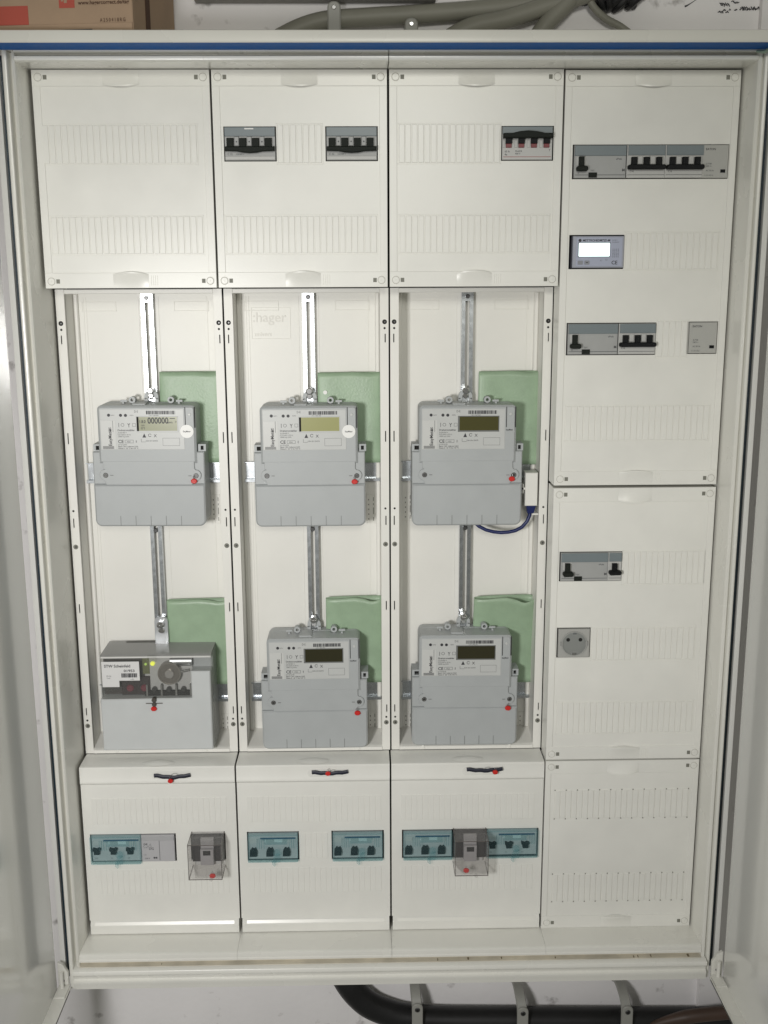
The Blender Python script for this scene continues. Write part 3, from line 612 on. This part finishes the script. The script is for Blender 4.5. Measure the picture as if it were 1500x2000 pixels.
# ------------------------------------------------------------------ green sleeves
def sleeve(label, x0, x1, z0, z1, open_=3., wav=0, dot=False, yb=99, bottom=5.):
    nz, na = 18, 44; cx = (x0+x1)/2; hw = (x1-x0)/2; m = MB(); vs = []; fs = []
    for k in range(nz+1):
        t = k/nz; z = z0+(z1-z0)*t; d = bottom+(open_-bottom)*max(0, (t-.35)/.65)**1.5
        for i in range(na):
            a = 2*math.pi*i/na; c, s_ = math.cos(a), math.sin(a)
            px = math.copysign(abs(c)**.55, c)*hw; py = math.copysign(abs(s_)**1.0, s_)*d*(1+.9*max(0, c))*.62
            zz = z+(wav*math.sin(px/hw*2.6+.6)*(1.0 if s_ < 0 else .25) if t > .9 else 0)*((t-.9)/.1 if t > .9 else 0)
            if s_ < -.05 and t > .6: zz -= open_*.75*math.exp(-((px/hw-.62)/.33)**2)*((t-.6)/.4)**2*abs(s_)
            vs.append((cx+px+1.5*t, yb-d*1.2+py+.35*math.sin(px*.09+t*3), zz))
    for k in range(nz):
        for i in range(na): j = (i+1) % na; fs.append((k*na+i, k*na+j, (k+1)*na+j, (k+1)*na+i))
    m.add(vs, fs)
    o = solo('green_sleeve', m, SLEEVE, label, 'insulating sleeve', (cx, yb, z0), 'green insulating sleeves', flat=True)
    so = o.modifiers.new('thickness', 'SOLIDIFY'); so.thickness = .0006; so.offset = 0
    if dot: pass
    return o
G = 'green plastic sleeve '
sleeve(G+'standing behind the meter whose display reads 000000', 140, 240, 778, 922, 3.2, .4)
s2 = sleeve(G+'with a round punched hole, behind the pale yellow display meter', 388.5, 491, 776, 919.5, 3.6, 1.0)
sleeve(G+'above the white plug with the blue cable', 643, 741, 771, 920, 5, 1.2)
sleeve(G+'behind the right side of the STW Scheinfeld box', 135, 240, 404, 551, 6.5, 1.8)
sleeve(G+'with slightly open top, behind the lower middle meter', 396, 490.5, 404, 553, 10, 2.0)
sleeve(G+'with the widest open top, behind the lower rightmost meter', 639, 741, 401, 552.5, 14, 2.4)
part('punched_hole', MB().cyl(401.5, 888.5, 3.2, 88.5, 96, 18), STICKGLINT, s2)

# ------------------------------------------------------------------ white plug with blue cable
pl = thing('network_plug', 'white plug box with a blue boot right of the olive display meter', 'plug', (726, 60, 712))
part('plug_box', MB().rbox(715.5, 735, 50, 74, 711, 764, 1), WHITE2, pl)
part('side_tab', MB().box(711.5, 716, 52, 60, 737, 740).box(711.5, 713, 52, 60, 731, 746), WHITE2, pl)
part('boot', MB().poly([(718,711.5),(720.5,698),(730,698),(733.5,711.5)][::1], 52, 68, .8), CABLE, pl)
part('latch_tab', MB().box(728, 737, 52, 55, 696, 698.5), WHITE2, pl)
cpts = [(725.5,60,700),(725,60,694),(721,60,684),(713,60,674.5),(703,60,669),(692,61,666.3),(680,62,665.3),(668,63,666.5),(656,64,669.5),(645,66,675),(636,68,683)]
solo('network_cable', MB().tube(cpts, 2.9, 12), CABLE, 'blue cable looping from the white plug back under the meter', 'cable', (726, 60, 700))

# ------------------------------------------------------------------ modular devices (drawn from x = 0, z = 0 centre line; front of cover is y = 0)
def base(t, wd, col=DEV, h=45, y=-1.5):
    return part('body', MB().rbox(.4, wd-.4, y, 30, -h/2, h/2, .6), col, t)
def lines(t, items, y=-1.62, col=INKG):
    m = MB()
    for (s_, x, z, h) in items: m.text(s_, x, z, h, y, bold=.02)
    part('lettering', m, col, t, flat=True)
def breaker4(label, x, zc, up_=False, glint=False):
    t = thing('main_switch', label, 'circuit breaker', (x, 30, zc), 'four pole switches in the top covers', local=True)
    ORG[t.name] = (0, 30, 0); wd = 72.5
    b = base(t, wd, DEVL if up_ else DEV)
    part('surround', MB().plate(-.9, wd+.9, -23.6, 23.6, 6, 8, [(0, wd, -22.5, 22.5)]), DARK, t)
    wn = part('label_window', MB().rbox(.6, wd-.6, -3.6, -1.4, 10 if not up_ else 12, 22.3, .5), WINDOW, t)
    if glint: part('label_glint', MB().rbox(29, 42, -4.2, -3.5, 19.2, 21, .3), STICKGLINT, wn)  # white bar painting a glint on the window
    if not up_:
        part('toggle_bar', MB().poly([(1,-10.3),(18,-10.8),(26,-12.4),(36,-13.2),(46,-12.6),(54,-11),(71.5,-10.3),(71.5,-4.5),(1,-4.5)], -11, -3, 1.2), TOGGG, t)
        for k in range(4): part('toggle', MB().rbox(3.6+k*18, 13.4+k*18, -7.5, -1, -5, 7.2, .6), TOGGG, t)
        for k in range(3): part('status_tab', MB().rbox(14.2+k*18, 20.8+k*18, -4.4, -1.4, -3.2, 9.6, .8), DEV, t)
        for k in range(3): part('status_dot', MB().cyl(17.5+k*18, 2.5, 1.1, -4.7, -4.3, 10), INKG, t)
        part('front_label', MB().rbox(1, wd-1, -2.4, -1.4, -21.6, -17, .4), DEVL, t)
        lines(t, [('C 32', 4, -15.4, 2.6), ('230/400 V', 16, -15.2, 2)])
    else:
        part('toggle_bar', MB().poly([(1,6.2),(71.5,6.2),(71.5,12.6),(60,12.8),(48,15.2),(36,16.2),(24,15.2),(14,12.8),(1,12.6)], -12, -3, 1.2), TOGGG, t)
        for k in range(4):
            part('toggle', MB().rbox(5+k*18, 14+k*18, -7, -1, -1, 6.4, .5), TOGG, t)
            part('red_flag', MB().rbox(5.4+k*18, 13.6+k*18, -4.5, -1, -6.2, -.8, .4), TOGR, t)
        for k in range(4): part('status_tab', MB().rbox(-.4+k*18+(1.4 if k == 0 else 0), 4.2+k*18, -3, -1.4, -6, 4, .5), DEVL, t)
        lines(t, [('63 A', 4, -12.5, 2.6), ('4p', 4, -16.5, 2.6), ('IS-63/4', 19, -12, 2.4), ('400 V', 19, -15.4, 2.2), ('T', 67, -11, 3)])
        part('red_line', MB().box(2, wd-2, -1.7, -1.4, -19, -18.3), mat('line_red', (.35,.08,.07), .5), t)
    return t
breaker4('dark toggled breaker at the left of the top covers, white painted glint in its label window', 267.3, ZA, glint=True)
breaker4('dark toggled breaker right of the short strip row', 411.8, ZA)
breaker4('four pole switch with red flags under a raised dark bar', 662.6, ZA, up_=True)
def rcd(label, x, zc, wd=75):
    t = thing('residual_current_device', label, 'safety switch', (x, 30, zc), 'residual current switches', local=True); ORG[t.name] = (0, 30, 0)
    base(t, wd)
    part('label_window', MB().rbox(1, wd-.6, -3.4, -1.4, 8, 22, .5), WINDOW, t)
    part('toggle_recess', MB().rbox(3.5, 17.5, -2, -1.3, -5, 7.4, .4), DEVL, t)
    part('toggle', MB().rbox(6.5, 14, -9, -1, -8, 6.5, .8).rrect(3, 19.2, -11.5, -3, -13.6, -6.4, 3, 1), TOGGG, t)
    part('lower_line', MB().box(2, wd-1, -1.75, -1.4, -18.6, -17.9), INKG, t)
    part('test_button', MB().rbox(21.5, 33.5, -3.6, -1, -22, -15, .6), TOGGG, t)
    lines(t, [('TEST', 24, -13.2, 2), ('xPole', wd-15, 2.5, 2.6), ('M', wd-6, -13.5, 4), ('FI', 6, -17, 2)])
    return t
def mcb(label, x, zc, n=3, line=True):
    wd = 18*n+(2 if n > 1 else 4)
    t = thing('circuit_breaker', label, 'circuit breaker', (x, 30, zc), 'black toggled circuit breakers', local=True); ORG[t.name] = (0, 30, 0)
    base(t, wd, DEVL)
    part('label_window', MB().rbox(2, wd-.8, -3.4, -1.4, 8.5, 22, .5), WINDOW, t)
    for k in range(n):
        part('toggle', MB().rbox(6.2+k*18, 14+k*18, -8.5, -1, -7, 5.8, .7), TOGG, t)
    for k in range(max(n-1, 0)): part('status_tab', MB().rbox(15.5+k*18, 23.3+k*18, -3.4, -1.4, -4, 7.5, .8), DEVL, t)
    part('toggle_bar', MB().rrect(1, wd-1 if n > 1 else wd-2, -12, -3, -11.4, -4.8, 2.6, 1.1), TOGG, t)
    if line: part('lower_line', MB().box(2, wd-1, -1.75, -1.4, -18.6, -18), INKG, t)
    lines(t, [('C16', 5, -14.6, 2.4)]+([('v', 20, .5, 3)] if n > 1 else []))
    return t
def module(label, x, zc, wd=41):
    t = thing('auxiliary_module', label, 'module', (x, 30, zc), 'plain grey modules', local=True); ORG[t.name] = (0, 30, 0)
    base(t, wd, mat('module_grey', (.45,.45,.425), .4, noise=.02), 45.5, -2)
    lines(t, [('EATON', 4.5, 15.5, 3)], -2.15, INK)
    lines(t, [('Z-7/28', 6, -4, 2), ('230 V~', 6, -7.4, 2), ('AC 50 Hz', 6, -13.4, 2), ('1 2 3 4 5 6', 4, -20, 2)], -2.15)
    part('indicator', MB().rbox(wd-11, wd-4, -3, -1.8, -15.5, -11, .4), TOGG, t)
    return t
rcd('residual current switch at the left of the uppermost right hand device row', 766.4, 1225.5, 75.5)
mcb('three pole breaker directly right of the uppermost right hand residual current switch', 842.2, 1225.5, 3)
mcb('three pole breaker touching the grey module at the row end', 897.6, 1225.5, 3)
module('plain grey module joined to the right of the paired three pole breakers', 951.4-.2, 1225.3, 38)
rcd('residual current switch below the lit display', 765.2, 973.7, 75)
mcb('single three pole breaker below the lit display', 840.6, 973.7, 3)
module('plain grey module standing alone below the lit display, far right', 946, 974.8, 42)
rcd('residual current switch directly above the grey power socket', 765.2, 624.3, 74)
mcb('narrow single pole breaker with black toggle above the power socket', 838.6, 624.3, 1)

# energy display
t = thing('energy_display', 'small silver meter with bright backlit white screen', 'display meter', (804, 30, 1099.5)); 
part('body', MB().rbox(768.5, 843.5, -2.5, 30, 1077, 1122, 1.2), BEZEL, t)
fp = part('front_plate', MB().rrect(773.5, 841, -3.2, -2, 1079, 1120.5, 2, .5), mat('display_plate', (.45,.48,.60), .25, .1, coat=.3), t)
part('screen_frame', MB().rbox(776.2, 823.2, -3.9, -3, 1092.3, 1112.8, .3), INK, t)
part('screen', MB().rrect(777, 822.4, -4.2, -3.5, 1093, 1112.2, 1, .1), SCREEN, t)
p = MB().text('METTRON', 782.5, 1114.4, 3.1, -3.35, bold=.05, sx=1.0).text('SDM72D-M', 802.5, 1114.4, 3.1, -3.35, bold=.04, sx=.95).cyl(778.6, 1115.8, 2.2, -3.4, -3.2, 16).text('CE', 825.5, 1081.8, 5.2, -3.35, bold=.03)
part('lettering', p, INK, fp, flat=True)
p = MB().text('CLASS 1', 825.5, 1115.2, 1.6, -3.35).text('3x230/400V', 825.5, 1112.5, 1.5, -3.35).text('L1', 809, 1086.5, 2.2, -3.35).text('L2', 816.5, 1087.5, 2.2, -3.35)
for k in range(4): p.text('10(100)A 50Hz', 828+k*2.6, 1091, 1.5, -3.35, rot=90)
part('lettering', p, INKG, fp, flat=True)
for xx in (776, 785.8): part('button', MB().rrect(xx, xx+7.6, -4, -3, 1081.6, 1087.2, 1, .3), mat('button_grey_%d' % xx, (.27,.28,.31), .35), t)
part('button_mark', MB().box(788, 791, -4.2, -3.9, 1084, 1085), INK, t)

# socket
t = thing('power_socket', 'square grey power socket with two round pin holes', 'socket', (790, 30, 500.2))
part('plate', MB().rbox(765.2, 814.6, -3, 20, 477, 523.6, 1), mat('socket_grey', (.42,.42,.40), .4, noise=.02), t)
part('socket_rim', MB().ring(790, 500.2, 20.3, 18.6, -5.2, -2, 36), mat('socket_rim_grey', (.36,.365,.35), .4), t)
part('socket_well', MB().cyl(790, 500.2, 18.6, -3.4, 0, 36), mat('socket_well_grey', (.25,.26,.25), .45), t)
for xx in (-9.7, 9.7): part('pin_hole', MB().cyl(790+xx, 506.5, 3, -3.8, 0, 16), DARK, t)
part('earth_clip', MB().box(787, 793, -5.4, -3, 481.5, 485.5), CHROME, t); part('earth_clip', MB().box(787.5, 792.5, -5.4, -3, 515.8, 518.6), ZINC, t)
part('socket_key', MB().rbox(807, 812, -4.6, -3, 497, 503.5, .4).rbox(768.2, 772.6, -4.6, -3, 497, 503.5, .4), mat('socket_key_grey', (.30,.30,.29), .4), t)

# ------------------------------------------------------------------ cyan covered breakers
def cyan(label, x, zc, wd=81, flip=False, strong=True):
    t = thing('main_circuit_breaker', label, 'circuit breaker', (x, 30, zc), 'breakers under clear cyan covers', local=True); ORG[t.name] = (0, 30, 0)
    base(t, wd, mat('breaker_pale_%d' % int(x), (.50,.51,.51), .4), 46, 2)
    part('glint_bar', MB().rbox(28, 64, 1, 2.2, 7, 12.6, .2), STICKGLINT, t)  # white bar painted in as a highlight glint under the clear cover
    for k in range(3):
        x0 = 2.5+27*k if not flip else 3+27*k
        part('toggle_recess', MB().rbox(x0-.5, x0+13, .4, 2.4, 6, 13, .4), DEVL, t)
        if not flip: part('toggle', MB().poly([(x0,-15),(x0+11.5,-15),(x0+12,-6),(x0+10,-1),(x0+7,-3),(x0+4,-1),(x0+.5,-6)], -6, 1, .7), TOGG, t)
        else: part('toggle', MB().poly([(x0+2,-8),(x0+11,-8),(x0+11,-2),(x0+13,1),(x0+9,2.5),(x0+6,.5),(x0,2.5),(x0,-1.5),(x0+2,-3)], -6, 1, .7), TOGG, t)
    lines(t, [('S 63', 4, -19, 2.2), ('L1', 31, -19, 2.2), ('L2', 58, -19, 2.2)], 1.85)
    part('wire_comb', MB().rbox(20, wd-4, -.4, 1.4, 13.2, 15.2, .3), mat('comb_blue', (.02,.09,.17), .4), t)
    cv = MB().rrect(0, wd, -9, -7.6, -24, 24.5, 3, .8); cv.box(0, wd, -8, 1.5, 23, 24.2); cv.box(0, wd, -8, 1.5, -24, -22.8); cv.box(0, 1.2, -8, 1.5, -23, 23); cv.box(wd-1.2, wd, -8, 1.5, -23, 23)
    c = part('clear_cover', cv, CYAN, t)
    cl = MB()
    for xx in (15, 18.5, 22, 26.5, wd-14, wd-10.5, wd-7): cl.box(xx, xx+1.4, -9.8, -8.6, 2, 19)
    cl.box(24, wd-16, -10, -8.8, 16.2, 18.2); cl.rrect(28, 64, -9.8, -8.9, 8.5, 15.5, 1, .3)
    part('cover_ribs', cl, CYAN, c)
    part('screw_dome', MB().cyl(47, -6, 6, -12.5, -8.5, 20, 2.4).poly([(38,-23),(52,-23),(53,-8),(44,-8)], -11, -8.8, .8), CYAN, c)
    part('seal_tail', MB().tube([(43,-9,-21),(41.5,-9,-26),(44,-9.5,-29.5)], [2.6,2.8,1.4], 8), CYAN, c)
    return t
cyan('cyan breaker at the far left, joined to a grey module', 11.6, 156, 81, flip=True)
cyan('cyan breaker on the left of the lower middle cover', 266.8, 155.6, 81.5)
cyan('cyan breaker on the right of the lower middle cover', 404.8, 155.6, 82)
cyan('cyan breaker left of the clear box in the long row', 520.6, 155.4, 80)
cyan('cyan breaker right of the clear box, at the far right of its row', 657.5, 157, 83, flip=True)
t = thing('surge_module', 'grey module with a printed circuit sketch beside the leftmost cyan breaker', 'module', (93.2, 30, 156), local=True); ORG[t.name] = (0, 30, 0)
part('body', MB().rbox(0, 54, -1.5, 30, -23.3, 23.3, .8), mat('surge_grey', (.48,.475,.49), .4), t)
part('divider', MB().box(29, 29.6, -1.8, -1.4, -21, 14), INKG, t); part('top_step', MB().rbox(1, 53, -2.6, -1, 14.5, 22.6, .5), mat('surge_top', (.43,.43,.44), .4), t)
lines(t, [('VNB', 3, 7, 2.6), ('L N', 4, 1, 2.6), ('DG', 12, -2, 4), ('1 2', 3, -12, 2.4), ('230 V', 5, -18.6, 2.4)]); part('ink_mark', MB().box(19, 22, -1.8, -1.4, -17.6, -15.2).box(22.8, 25, -1.8, -1.4, -17.8, -15).tube([(3,-1.6,4),(8,-1.6,8),(11,-1.6,3),(15,-1.6,9),(16,-1.6,2)], .3, 5), INK, t)

def seal_box(label, xc, zc):
    t = thing('seal_box', label, 'clear box', (xc, 30, zc), 'clear sealable boxes', local=True); ORG[t.name] = (0, 30, 0)
    fb = part('fuse_body', MB().rbox(-25, 25, -8, 30, -21, 21, 1), mat('fuse_dark_%d' % int(xc), (.03,.028,.028), .45), t)
    part('fuse_handle', MB().rbox(-10.5, 10.5, -20, -7, -21, 6, 1).rbox(-10.5, 10.5, -14, -7, 6, 22, .8), mat('fuse_grey_%d' % int(xc), (.36,.35,.355), .35), fb)
    part('fuse_window', MB().box(-6, 6, -20.4, -19.8, -3, 5), DARK, fb)
    part('lower_terminal', MB().rbox(-22, 22, -6, 0, -28, -21, 1), DEVL, fb)
    T_ = 1.6; x = 27; z0, z1, y0 = -33, 27, -42
    m = MB().box(-x, -x+T_, y0, 2, z0, z1).box(x-T_, x, y0, 2, z0, z1).box(-x, x, y0, y0+T_, z0, z1).box(-x+T_, x-T_, y0+T_, 2, z1-T_, z1).box(-x+T_, x-T_, y0+T_, 2, z0, z0+T_)
    b = part('clear_shell', m, SMOKE, t)
    e = MB()
    for sx in (-x, x-.9): e.box(sx, sx+.9, y0-.5, y0+.5, z0, z1).box(sx, sx+.9, y0, 2, z1-.5, z1+.4).box(sx, sx+.9, y0, 2, z0-.5, z0+.4)
    e.box(-x, x, y0-.5, y0+.4, z1-.4, z1+.5).box(-x, x, y0-.5, y0+.4, z0-.5, z0+.4)
    part('shell_edge', e, clear('shell_edge_%d' % int(xc), (.45,.43,.42), .5, .1, (.22,.2,.19)), b)
    part('seal_eye', MB().ring(8, z0-2.5, 3, 1.3, y0+3, y0+6, 14), SMOKE, b)
    return t
seal_box('clear box over a dark fuse beside the grey circuit sketch module', 202, 156)
seal_box('clear box over a dark fuse between two cyan breakers', 629, 156)

# ------------------------------------------------------------------ cardboard box on the cabinet
cb = thing('cardboard_box', 'brown cardboard box with red print lying on top of the cabinet', 'box', (-10, 35, 1380), local=True)
cb.rotation_euler = (0, 0, R(-6.3))
part('carton', MB().rbox(-260, 184, -96, 104, 0, 150, 1.2), CARD, cb)
part('carton_flap', MB().rbox(-259, 183, -98, -96, 0, 14, .3), CARD, cb)
part('carton_slot', MB().box(92-17, 92+37, -98.4, -97.6, 0, 7), DARK, cb)
part('red_patch', MB().box(-200, 42, -96.6, -95.9, 14.5, 38), CARDR, cb)
lg = part('red_emblem', MB().box(85, 106, -96.6, -95.9, 34, 58), CARDR, cb)
part('emblem_arms', MB().box(88, 91, -97, -96.5, 42, 50).poly([(92,40),(96,40),(96,44),(100,48),(96,52),(92,50)], -97, -96.5).box(98, 103, -97, -96.5, 44, 46), CARD, lg)
p = MB().text('Antwort zu Anforderung Sicherheit', 112, 45, 4.6, -96.8, sx=.98, bold=.03).text('www.hager.com/service', 112, 38, 4.6, -96.8, sx=1.02, bold=.03)
p2 = MB().text('Antwort zu Anforderung gemäß', 111, 46, 4.8, -96.8, sx=.94, bold=.03).text('www.hagercorrect.de/tag', 111, 37.6, 4.8, -96.8, sx=.98, bold=.03)
part('lettering', p2, CARDT, cb, flat=True)
part('lettering', MB().text('A 2 5 0 4 1 8 R G', 140, 15.5, 4.5, -98.2, sx=.75), CARDT, cb, flat=True)
part('side_flap', MB().box(184.2, 184.8, -40, -20, 0, 150), CARDT, cb)

# ------------------------------------------------------------------ cables and conduits above
def spline(pts, n=8):
    out = []; P = [Vector(p) for p in pts]; P = [P[0]*2-P[1]]+P+[P[-1]*2-P[-2]]
    for i in range(1, len(P)-2):
        for k in range(n):
            t = k/n; a, b, c, d = P[i-1:i+3]
            out.append(.5*((2*b)+(-a+c)*t+(2*a-5*b+4*c-d)*t*t+(-a+3*b-3*c+d)*t**3))
    out.append(P[-2]); return out
def conduit(label, pts, r): return solo('grey_conduit', MB().tube(spline(pts), r, 18), CONDUIT, label, 'conduit', (pts[0][0], pts[0][1], pts[0][2]), 'grey conduits above the cabinet')
conduit('thick grey conduit clipped to the wall, curving down behind the cabinet', [(300,128,1390),(345,127,1421),(400,126,1441),(470,126,1447),(560,126,1452),(680,127,1462),(800,128,1482),(900,129,1510)], 13.5)
conduit('grey conduit running under the thick one towards the dark cable bundle', [(560,114,1392),(620,114,1428),(680,115,1442),(740,116,1460),(800,118,1478),(880,124,1510)], 13.5)
conduit('short steep grey conduit left of the thin cable', [(715,112,1400),(740,112,1434),(772,114,1466),(800,118,1500)], 13)
conduit('thin grey cable dropping to the right behind the cabinet', [(895,126,1405),(858,126,1432),(830,124,1446),(808,120,1466),(795,118,1500)], 5.5)
def clip(label, x, z, h):
    t = thing('conduit_clip', label, 'cable clip', (x, 118, z), 'clips above the cabinet')
    part('strap_plate', MB().rrect(x-10, x+10, 108, 126, z-h, z, 9, 2, 6, (0,0,1,1)), CLIP, t)
    part('clip_screw', MB().cyl(x, z-9, 3.4, 106.5, 109, 14, .8), CHROME, t)
    if h > 34: part('clip_screw', MB().cyl(x+1, z-h+14, 3.4, 106.5, 109, 14, .8), CHROME, t)
clip('tall grey clip with two screws holding the thick conduit', 423, 1466, 60)
clip('short grey clip with one screw just above the cabinet', 538, 1443, 50)
bm = MB()
rnd = random.Random(3)
for k in range(16):
    x = 800+k*5+rnd.uniform(-3, 3); z = 1458+8*abs(k-8)/8+rnd.uniform(-3, 3)
    bm.tube(spline([(x, 136, z+2), (x+rnd.uniform(-8, 8), 122, z+6), (x+rnd.uniform(-22, 22), 118, z+24), (x+rnd.uniform(-30, 30), 122, z+60)], 4), rnd.uniform(3.5, 6), 8)
solo('cable_bundle', bm, BLACKP, 'tangled black cables coming out of the wall above the cabinet', 'cable bundle', (840, 130, 1460))
solo('cable_duct', MB().rbox(215, 575, 118, 139.5, 1469.5, 1530, 1.5), mat('duct_grey', (.20,.195,.17), .5), 'long grey cable duct along the wall beside the cardboard box', 'cable duct', (390, 130, 1462))
m = MB()
rnd = random.Random(11)
def scribble(m, x0, x1, z, hgt, step):
    x = x0
    while x < x1:
        m.tube([(x, 125.2, z+rnd.uniform(-hgt, hgt)*.5), (x+step*.5, 125.2, z+rnd.uniform(-hgt, hgt)), (x+step*.9, 125.2, z+rnd.uniform(-hgt, hgt)*.5)], .9, 5); x += step*rnd.uniform(1, 1.7)
mm = MB()
x = 1008
for (x0, x1, z, hg, st) in ((1006, 1012, 1457.5, 2, 3), (1013, 1020, 1459, 2.2, 3), (1023, 1025, 1460, 3, 2.4), (1031, 1035, 1460, 1.4, 2.5), (1039, 1068, 1462.5, 3, 2.2), (1008, 1022, 1468, 3, 3), (1026, 1036, 1472, 2, 3.5)):
    x = x0
    while x < x1:
        mm.tube([(x, 139.6, z+rnd.uniform(-hg, hg)), (x+st*.5, 139.6, z+rnd.uniform(-hg, hg)), (x+st*1.1, 139.6, z+rnd.uniform(-hg, hg))], .8, 5); x += st*rnd.uniform(.6, 1.1)
solo('wall_writing', mm, INK, 'black scribbled handwriting on the plaster at the upper right', 'handwriting', (1035, 139, 1460))
solo('wall_scratch', MB().tube([(955,139.8,1465.5),(958,139.7,1466.5),(964,139.7,1470),(975,139.8,1477)], [1.6,1.2,.6,.4], 6), INKG, 'short dark scratch on the plaster left of the handwriting', 'scratch', (960, 139, 1466))

# ------------------------------------------------------------------ black pipe and clamps below
solo('black_cable', MB().tube(spline([(395,108,-100),(408,108,-140),(425,106,-175),(443,105,-200),(464,104,-219),(494,104,-234),(526,104,-244),(575,104,-250),(630,104,-252.5),(770,104,-256),(909,104,-259.5),(1031,104,-262),(1110,104,-264),(1250,104,-270)]), 23.5, 28), BLACKP, 'thick black cable curving out from under the cabinet', 'cable', (640, 104, -255))
solo('brown_pipe', MB().tube(spline([(960,86,-262),(1000,79,-243),(1040,74,-231),(1090,72,-224),(1150,72,-220)]), [5+7*min(1, i/14) for i in range(33)], 16), BROWN, 'short brown pipe end lying over the black cable by the right door', 'pipe', (1080, 72, -224))
for (lb_, x, xs, zt) in (('left one of the three grey clamps around the black cable', 545, 548, -170), ('middle one of the three grey clamps around the black cable', 732.5, 736, -181), ('right clamp around the black cable, nearest the brown pipe', 919, 923, -182)):
    t = thing('pipe_clamp', lb_, 'clamp', (x, 130, zt-40), 'grey pipe clamps')
    sp = spline([(x, 139, zt-20), (x, 128, zt-12), (x, 108, zt-8), (x+.5, 88, zt-11), (x+1.5, 76, zt-19), (x+2.5, 72, zt-30), (x+3, 71.5, zt-50), (x+3, 71.5, zt-80), (x+3, 72, zt-120)], 5)
    m = MB(); vs = []; fs = []; wd = 9.3
    for i, p_ in enumerate(sp):
        d = (sp[min(i+1, len(sp)-1)]-sp[max(i-1, 0)]).normalized(); nrm = Vector((0, d.z, -d.y))
        for (a, b_) in ((-wd, -1.4), (-wd+1.8, 1.6), (wd-1.8, 1.6), (wd, -1.4), (wd-2, -2.4), (-wd+2, -2.4)): vs.append((p_.x+a, p_.y+nrm.y*b_, p_.z+nrm.z*b_))
    for i in range(len(sp)-1):
        for k in range(6): j = (k+1) % 6; fs.append((i*6+k, i*6+j, (i+1)*6+j, (i+1)*6+k))
    fs += [(0,1,2,3,4,5), tuple(range(len(vs)-6, len(vs)))]
    m.add(vs, fs); part('clamp_band', m, CLIP, t)
    part('clamp_plate', MB().rrect(xs-9.6, xs+9.6, 66.5, 70, zt-120, zt-22, 9, 1.2, 6, (0,0,1,1)), CLIP, t)
    part('clamp_screw', MB().cyl(xs, zt-33, 4.6, 65, 68, 16, .8), SCREWD, t)
    part('screw_socket', MB().cyl(xs, zt-33, 2.6, 64.6, 66, 6), DARK, t)
